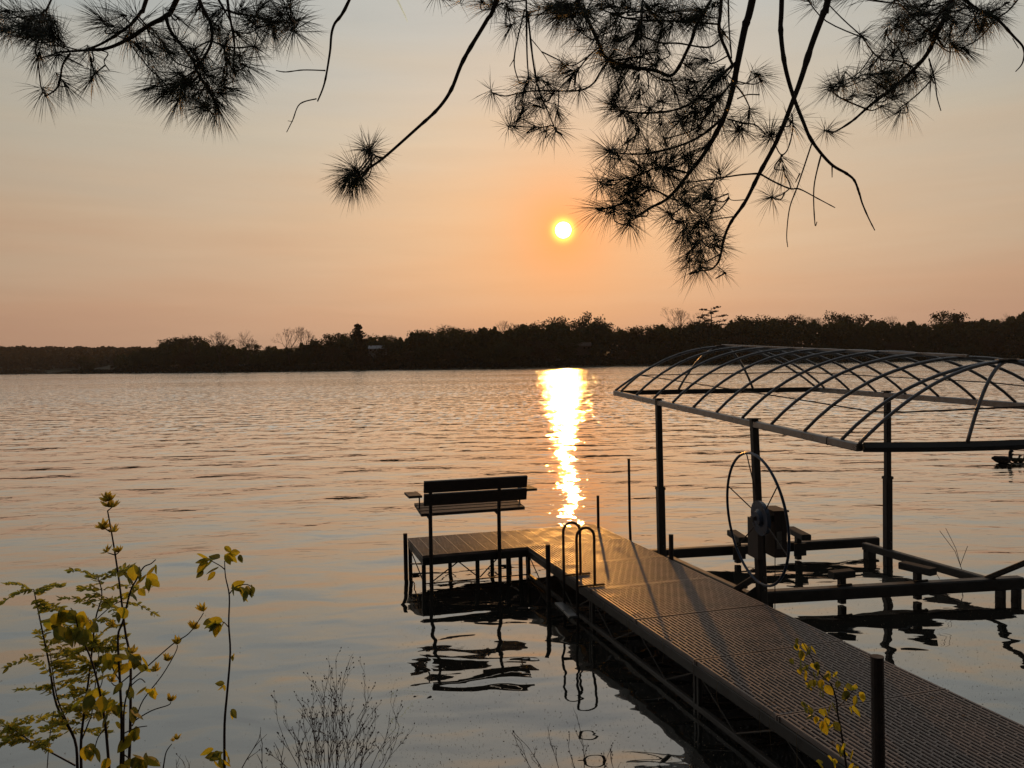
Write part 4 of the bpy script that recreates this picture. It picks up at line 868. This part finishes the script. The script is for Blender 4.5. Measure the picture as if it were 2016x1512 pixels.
weeds('dry_stalks', 'sparse dry twigs at the bottom beside the shadowed side of the dock', [1110], 2.2, [(1060, (1025, 1430)), (1085, (1030, 1450)), (1110, (1075, 1440)), (1150, (1150, 1420)), (1140, (1120, 1450)), (1180, (1205, 1470)), (1215, (1195, 1480))], .0012, rg, 2)
weeds('dry_stalks', 'low dry seed heads between the lone sapling and the small bud shoot', [360], 2.1, [(345, (352, 1480)), (362, (372, 1478)), (380, (365, 1490))], .001, rg, 1)
mb = MB()
for l_ in ([(1897, 1130), (1880, 1085), (1850, 1045)], [(1895, 1128), (1882, 1080), (1862, 1040)], [(1850, 1140), (1838, 1120)], [(1890, 1115), (1905, 1075)]):
    q = P(1897, 1150, 0); mb.tube([at(a, c_, q.y) for a, c_ in l_], .0028, 5)
mb.tube([(at(1896, 1130, q.y).x, q.y, -.3), at(1896, 1128, q.y)], .0028, 5)
top(mb.build('reed_stalk', M['dry']), 'thin bent reed stalks rising from the water behind the boat lift beam', 'reed')

# floating specks of seed and leaf litter
mb = MB(); rg = random.Random(9)
for i in range(7500):
    u_ = rg.uniform(760, 2016) if rg.random() < .8 else rg.uniform(0, 2016); v_ = 1120 + 400 * rg.random() ** 0.85
    c_ = P(u_, v_, 0.003); s_ = 0.0022 + 0.006 * rg.random() ** 5; a = rg.uniform(0, 3.14); t = Vector((math.cos(a), math.sin(a), 0)) * s_; n_ = Vector((-t.y, t.x, 0)) * .55
    mb.add([c_ - t, c_ - n_ * .8, c_ + t, c_ + n_ + Vector((0, 0, .002))], [(0, 1, 2, 3)])
tag(mb.build('floating_litter', M['debris']), 'tiny specks of seed and leaf litter floating on the near water', 'floating litter', kind='stuff')

# ------------------------------------------------------------------ pine overhead
rg = random.Random(31)
pine = thing('pine_tree', 'overhanging long-needled pine whose boughs hang across the top of the picture', 'tree', (3.4, -2.2, bankz(3.4, -2.2)))
tp_ = [Vector((3.4, -2.2, bankz(3.4, -2.2) - .3)), Vector((3.42, -2.15, 2)), Vector((3.3, -2.1, 5)), Vector((3.35, -2.2, 9)), Vector((3.3, -2.2, 13))]
MB().tube(spline(tp_, 5), [lerp(.26, .07, i / 20) for i in range(21)], 14).build('trunk', M['bark'], pine, smooth=True)
c1 = lambda l_: [(a / 2.88, c_ / 2.88) for a, c_ in l_]; c2 = lambda l_: cv(l_, 3.36, 600, 0); c3 = lambda l_: cv(l_, 2.52, 900, 0); c4 = lambda l_: cv(l_, 2.519, 1400, 0)
class Bough:
    def __init__(s, Y, root): s.Y = Y; s.sb = MB(); s.nb = MB(); s.segs = []; s.root = Vector(root)
    def br(s, pts, r0, r1, dy=0.0, ext=True, node=True):
        r0 *= .84; r1 *= .9
        q = [at(a, c_, s.Y + dy + 0.0004 * (300 - c_) * 0) for a, c_ in pts]
        if ext and pts[0][1] <= 1:
            d = (q[0] - q[1]).normalized(); e = q[0] + d * .25 + Vector((0, 0, .10)); m_ = e.lerp(s.root, .5) + Vector((0, 0, .12)); q = [s.root, m_, e] + q; k0 = 3
        else: k0 = 0
        sp_ = spline(q, 6); n_ = len(sp_)
        rr = [lerp(r0, r1, max(0, (i - 6 * k0)) / max(1, n_ - 1 - 6 * k0)) if i >= 6 * k0 else lerp(r0 * 1.5, r0, i / (6 * k0)) for i in range(n_)]
        if node: rr = [x * (1 + (.22 if rg.random() < .12 else 0)) for x in rr]
        s.sb.tube(sp_, rr, 7); s.segs += sp_[6 * k0:]; return sp_
    def needles(s, c_, ax, n, ln, spread=1.0):
        ax = ax.normalized(); t_ = ax.orthogonal().normalized(); u_ = ax.cross(t_)
        fan = rg.uniform(.75, 1.35)
        for i in range(n):
            f = rg.random(); base = c_ - ax * (0.045 * (1 - f)); a = rg.uniform(0, 6.283); th = (0.2 + fan * (1 - f) ** .7 * spread) * rg.uniform(.6, 1.25)
            d = ax * math.cos(th) + (t_ * math.cos(a) + u_ * math.sin(a)) * math.sin(th); l_ = ln * rg.uniform(.62, 1.08); sag = Vector((0, 0, -l_ * .10 * rg.random()))
            m_ = base + d * l_ * .55; e = base + d * l_ + sag; w_ = .00057; x = d.orthogonal().normalized(); y = d.cross(x)
            tri = lambda p, k_: [p + x * k_, p - x * k_ * .5 + y * k_ * .87, p - x * k_ * .5 - y * k_ * .87]
            s.nb.add(tri(base, w_) + tri(m_, w_ * .95) + [e], [(0, 1, 4, 3), (1, 2, 5, 4), (2, 0, 3, 5), (3, 4, 6), (4, 5, 6), (5, 3, 6)])
    def tufts(s, pts, n=70, ln=.09, link=True, extra=0.0, maxd=.26):
        lst = list(pts)
        for a, c_ in pts:
            if rg.random() < extra: lst.append((a + rg.gauss(0, 22), c_ + rg.gauss(0, 18)))
        for a, c_ in lst:
            Yt = s.Y + rg.uniform(-.14, .14); p = at(a, c_, Yt); cands = [q for q in s.segs if (q - p).length > .03]
            best = min(cands, key=lambda q: (q - p).length + max(0, p.z - q.z) * .8 + (0 if (q - p).length < maxd else 1))
            dv = (p - best); ax = dv.normalized() + Vector((rg.gauss(0, .25), rg.gauss(0, .25), -.12 + rg.gauss(0, .2)))
            mid = best.lerp(p, .55) + Vector((rg.gauss(0, .012), rg.gauss(0, .012), -.012))
            if link: s.sb.tube(spline([best, mid, p], 4), [.0022, .002, .0019, .0018, .0018, .0017, .0017, .0016, .0016], 5)
            s.sb.tube([p - ax.normalized() * .012, p, p + ax.normalized() * .006], [.0024, .0032, .001], 6)
            s.needles(p, ax, int(n * 1.2 * rg.uniform(.75, 1.2)), ln * 1.16 * rg.uniform(.82, 1.1))
    def done(s, blabel=None):
        o = s.sb.build('branch', M['bark'], pine, smooth=True); s.nb.build('needles', M['needle'], o)
        if blabel: o['label'] = blabel
LIMB = MB(); RT = Vector((1.2, 2.1, 4.5))
MB().tube(spline([(3.32, -2.1, 4.6), (2.6, -.4, 4.8), (1.9, 1.0, 4.7), RT, (0.4, 2.5, 4.25), (-.6, 2.45, 4.15)], 5), [lerp(.085, .016, i / 25) for i in range(26)], 10).build('limb', M['bark'], pine, smooth=True)
LL = (-.55, 2.45, 4.15); MM = (.4, 2.5, 4.25); RR_ = (1.2, 2.1, 4.5)
B1 = Bough(2.25, LL)
B1.br(c1([(1000, 0), (940, 90), (850, 140), (720, 225), (600, 275), (480, 285), (340, 295)]), .0085, .003)
B1.br(c1([(830, 0), (800, 65), (740, 140), (640, 210), (560, 255), (480, 285)]), .006, .003, .02)
B1.br(c1([(1130, 0), (1190, 120), (1200, 230), (1160, 320), (1110, 380)]), .006, .003)
B1.br(c1([(940, 90), (970, 180), (1080, 320), (1130, 430), (1200, 540), (1250, 640)]), .006, .0025)
B1.br(c1([(1290, 0), (1310, 130), (1330, 260), (1320, 380)]), .0045, .0022, -.03)
B1.br(c1([(400, 300), (355, 370), (330, 490), (260, 545)]), .0035, .002)
B1.br(c1([(1240, 0), (1290, 60), (1420, 90), (1560, 120), (1680, 130)]), .004, .002, .04)
B1.br(c1([(1190, 230), (1320, 270), (1450, 260)]), .003, .002, .03)
B1.br(c1([(290, 0), (250, 60), (230, 150), (330, 250), (400, 290)]), .003, .002)
B1.br(c1([(340, 295), (215, 335)]), .0025, .002); B1.br(c1([(520, 275), (610, 300), (590, 350), (620, 400)]), .0022, .0013)
B1.tufts([(45, 52), (60, 38), (78, 60), (96, 52), (8, 22), (-4, 58), (75, 113), (90, 189), (133, 171), (180, 122), (255, 66), (272, 92), (300, 58), (322, 85), (345, 78), (298, 108), (332, 100), (350, 35), (392, 18), (375, 98), (396, 130), (322, 182), (300, 172), (350, 145), (370, 165), (415, 150), (442, 160), (431, 216), (400, 212),
          (445, 85), (470, 68), (490, 40), (480, 18), (510, 34), (530, 50), (548, 30), (562, 14), (590, 40), (576, 56), (540, 66), (470, 108), (500, 92), (450, 120), (430, 60), (420, 30), (520, 8), (572, -2), (55, 70), (85, 40), (215, 50), (240, 30), (410, 180), (380, 190), (350, 200), (105, 72), (460, 140), (435, 185), (310, 150), (485, 130)], 66, .085, extra=.35)
B1.done('left bough with dense needle clusters')
B2 = Bough(2.35, (-.1, 2.5, 4.2))
B2.br(c1([(1980, 0), (1890, 150), (1870, 300), (1840, 470), (1800, 575)]), .005, .0022)
B2.br(c1([(1845, 400), (1720, 397), (1620, 408), (1565, 400)]), .0022, .0014); B2.br(c1([(1795, 560), (1700, 590), (1660, 680), (1625, 750)]), .0022, .0012); B2.br(c1([(1660, 690), (1632, 685)]), .001, .0008)
B2.sb.build('branch', M['bark'], pine, smooth=True)['label'] = 'bare needleless forked branch'
B3 = Bough(2.3, MM)
B3.br(c2([(1270, 0), (1200, 140), (1050, 395), (970, 590), (880, 720), (740, 850), (520, 1045), (420, 1115), (370, 1180), (310, 1190)]), .0072, .0028)
B3.br(c2([(520, 1045), (450, 1020), (425, 975)]), .0022, .002); B3.br(c2([(1050, 395), (1035, 400)]), .0018, .001)
B3.segs = B3.segs[-14:]
B3.tufts([(726, 294), (729, 300)], 80, .082); B3.tufts([(692, 341), (700, 354), (684, 352), (694, 360), (704, 348)], 80, .088)
B3.done('long arching branch ending in one round needle tuft')
B4 = Bough(2.4, MM)
B4.br(c2([(1465, 0), (1470, 350), (1480, 500)]), .0032, .002, -.04); B4.br(c2([(1455, 60), (1385, 390), (1425, 560)]), .0026, .0016); B4.br(c2([(1385, 390), (1355, 440)]), .0015, .001)
B4.br(c2([(1475, 80), (1510, 400), (1550, 600), (1610, 740), (1660, 870)]), .0035, .0018); B4.br(c2([(1500, 260), (1580, 360), (1635, 450)]), .0016, .001)
B4.br(c2([(2050, 330), (1960, 470), (1900, 560), (1800, 600), (1560, 600), (1440, 610), (1330, 635), (1250, 620)]), .0035, .0018)
B4.br(c2([(1640, 830), (1560, 842), (1500, 840), (1380, 835)]), .002, .0015); B4.br(c2([(1990, 280), (1880, 370), (1800, 470), (1720, 510)]), .003, .0018)
B4.tufts([(972, 185)], 42, .082); B4.tufts([(1030, 185), (1035, 168), (1060, 158), (1080, 165), (1115, 143), (1125, 152), (1141, 180), (1010, 248), (1030, 215), (1050, 208), (1075, 260), (1095, 258), (1098, 225), (1045, 255), (1110, 130), (1022, 232), (1065, 195)], 52, .08, extra=.2)
B4.br(c2([(900, -30), (960, 0)]), .002, .0015, ext=False); B4.br(c2([(1230, 60), (1330, 20), (1350, 100), (1365, 190)]), .0022, .0015, ext=False)
B4.tufts([(868, -12), (905, -16), (948, 2), (975, 8), (1004, 18), (1003, 52), (990, -8)], 55, .08)
B4.done('middle spray of hanging needle clusters left of the sun')
B5 = Bough(2.3, RR_)
B5.br(c3([(1465, 0), (1430, 130), (1395, 300), (1365, 450), (1325, 580), (1240, 740), (1150, 860), (1050, 980), (960, 1030), (880, 1080)]), .0125, .0028)
B5.br(c3([(1310, 0), (1300, 150), (1340, 260), (1370, 330)]), .006, .004, -.05); B5.br(c3([(1345, 0), (1350, 150), (1362, 290)]), .003, .002, .04)
B5.br(c3([(600, 0), (640, 80), (700, 210), (740, 290), (850, 330), (980, 350), (1070, 370), (1150, 230), (1190, 120), (1260, 0)]), .006, .005, .05)
B5.br(c3([(1395, 300), (1280, 400), (1180, 500), (1060, 550), (900, 560), (790, 540)]), .005, .0022); B5.br(c3([(1325, 580), (1200, 680), (1050, 740), (900, 765), (760, 755)]), .005, .002, .03)
B5.br(c3([(1150, 860), (1000, 830), (900, 870), (760, 900)]), .0035, .002); B5.br(c3([(1050, 980), (960, 940), (880, 990), (700, 1045)]), .0035, .002, -.02)
B5.br(c3([(1370, 400), (1240, 560), (1180, 640), (1030, 690)]), .004, .002, .08); B5.br(c3([(920, 0), (915, 150), (905, 330)]), .003, .002, -.06); B5.br(c3([(760, 70), (900, 100), (1100, 105), (1290, 120)]), .0035, .003, .06)
B5.br(c3([(880, 160), (1000, 210), (1100, 215), (1240, 235), (1300, 200)]), .003, .0025); B5.br(c3([(1500, 470), (1440, 470), (1390, 490)]), .002, .002); B5.br(c3([(1380, 420), (1420, 470), (1450, 530)]), .003, .0018)
B5.br(c3([(1340, 590), (1420, 610), (1480, 620), (1530, 665)]), .003, .0018); B5.br(c4([(245, 860), (140, 868), (0, 890), (-120, 905)]), .003, .002)
dense = [(440, 50), (500, 90), (560, 80), (600, 150), (640, 50), (700, 20), (760, 30), (850, 40), (960, 60), (1060, 140), (1100, 60), (1150, 100), (1200, 60), (1220, 120), (700, 180), (740, 300), (850, 290), (900, 390), (830, 330), (800, 440), (770, 520), (820, 560), (900, 480), (960, 540), (1020, 500), (1090, 470), (1150, 440), (1200, 480), (1250, 400),
         (1200, 640), (1180, 560), (1030, 690), (980, 800), (760, 750), (800, 790), (850, 700), (900, 650), (750, 900), (860, 950), (830, 1000), (700, 1040), (780, 1050), (860, 1120), (850, 930), (900, 900), (950, 870), (1050, 870), (1130, 1010), (1150, 830), (1250, 940), (1300, 840), (1390, 650), (1320, 170), (1010, 180), (940, 250), (1000, 300), (1040, 400),
         (880, 200), (800, 200), (650, 100), (590, 30), (520, 30), (900, 820), (1100, 600), (1010, 620), (1250, 560), (1290, 480), (700, 260), (1070, 780), (940, 740), (870, 600), (780, 120), (990, 100), (1230, 300), (1160, 320), (1270, 30), (1000, 20), (900, 130), (840, 1060), (900, 1010), (1220, 740)]
B5.tufts(c3(dense), 66, .088, extra=.4)
B5.tufts([(1495, 147), (1499, 159), (1456, 254), (1517, 264), (1475, 230)], 50, .085)
B5.done('thick curved bough hanging down right of the sun')
B6 = Bough(2.2, (1.3, 2.0, 4.5))
B6.br(c4([(580, 0), (560, 60), (500, 220), (450, 380), (410, 490), (330, 690), (240, 860), (170, 1000), (100, 1100), (65, 1180), (40, 1290), (0, 1335), (-50, 1342)]), .0105, .0018)
B6.br(c4([(240, 860), (310, 900), (390, 935), (440, 938), (530, 985), (615, 1030)]), .003, .0013, 0); B6.br(c4([(390, 935), (350, 965), (300, 985)]), .0018, .0013); B6.br(c4([(175, 990), (100, 992), (85, 960)]), .0016, .0009)
B6.br(c4([(395, 935), (385, 900), (360, 860)]), .0015, .0012); B6.br(c3([(1370, 1075), (1300, 1085), (1180, 1110), (1120, 1100)]), .002, .0015); B6.br(c3([(1330, 1180), (1270, 1170), (1200, 1190)]), .002, .0013); B6.br(c4([(30, 1320), (72, 1352)]), .0012, .001); B6.br(c4([(400, 560), (405, 640), (380, 740), (345, 765), (310, 700), (290, 660)]), .0022, .0015)
B6.tufts([(1543, 335), (1519, 389), (1559, 240), (1517, 268)], 44, .082)
B6.tufts(c3([(1260, 1050), (1240, 1110), (1180, 1120), (1120, 1160), (1200, 1170), (1200, 1250), (1210, 1330), (1150, 1300), (1290, 1220), (1140, 1010), (1240, 980), (1180, 1210), (1100, 1100)]), 62, .084, extra=.4); B6.tufts([(1428, 538)], 24, .07)
B6.done('straight slanting branch reaching lowest towards the treeline')
B7 = Bough(2.15, (1.3, 2.0, 4.5))
B7.br(c4([(350, 0), (345, 150), (365, 320), (405, 470), (455, 600), (500, 700), (590, 810), (670, 860), (710, 895), (735, 960), (750, 1010), (780, 1080), (812, 1143)]), .0075, .0014)
for l_ in ([(500, 710), (430, 920), (390, 1030), (375, 1160), (380, 1225)], [(545, 770), (510, 930), (515, 1110), (525, 1100)], [(600, 820), (600, 880)], [(440, 860), (418, 905)]): B7.br(c4(l_), .0024, .0011)
B7.sb.build('branch', M['bark'], pine, smooth=True)['label'] = 'bare forked branch crossing the slanting one'
B8 = Bough(2.45, (1.9, 1.6, 4.7))
B8.br(c4([(1190, 0), (1130, 140), (1075, 260), (1000, 350), (870, 460), (780, 530), (700, 600), (610, 655), (580, 650)]), .009, .0018)
B8.br(c4([(1080, 290), (1110, 400), (1120, 480), (1140, 550)]), .0028, .0014, -.02); B8.br(c4([(1000, 335), (940, 305), (840, 290), (780, 230), (760, 190)]), .003, .002); B8.br(c4([(960, 310), (930, 240), (880, 190), (870, 160)]), .0025, .002)
B8.br(c4([(780, 545), (650, 490), (600, 450), (590, 405)]), .003, .002); B8.br(c4([(1090, 400), (1010, 480), (930, 540)]), .0025, .002, .03); B8.br(c4([(1260, 0), (1400, 80), (1500, 180), (1550, 240), (1545, 310), (1510, 355)]), .006, .0015, .05)
B8.br(c4([(1520, 0), (1420, 90), (1330, 190), (1250, 235)]), .003, .002, .06); B8.br(c4([(1190, 60), (1280, 40), (1360, 60)]), .0025, .002); B8.br(c4([(1120, 180), (1040, 120), (980, 60), (940, 20)]), .003, .002, -.03); B8.br(c4([(1495, 190), (1525, 240)]), .0015, .001)
B8.tufts([(1697, 72), (1745, 62), (1770, 40), (1790, 60), (1800, 30), (1820, 62), (1842, 40), (1860, 20), (1880, 42), (1900, 62), (1896, 96), (1920, 40), (1940, 30), (1930, 62), (1960, 20), (1730, 113), (1760, 100), (1782, 90), (1812, 82), (1658, 160), (1690, 153), (1634, 172), (1680, 188), (1710, 188), (1735, 170), (1760, 178), (1790, 160), (1803, 150), (1832, 150), (1767, 222), (1765, 188), (1722, 146),
          (1850, 75), (1780, 12), (1820, 8), (1900, 10), (1870, 68), (1750, 150)], 56, .085, extra=.5)
B8.tufts([(1631, 257)], 44, .08); B8.tufts([(1587, -4), (1654, -10), (1685, -12), (1610, -14)], 46, .08); B8.tufts([(2000, -20), (1985, 5)], 30, .07, maxd=.4)
B8.done('right bough fanning out in level needle sprays')
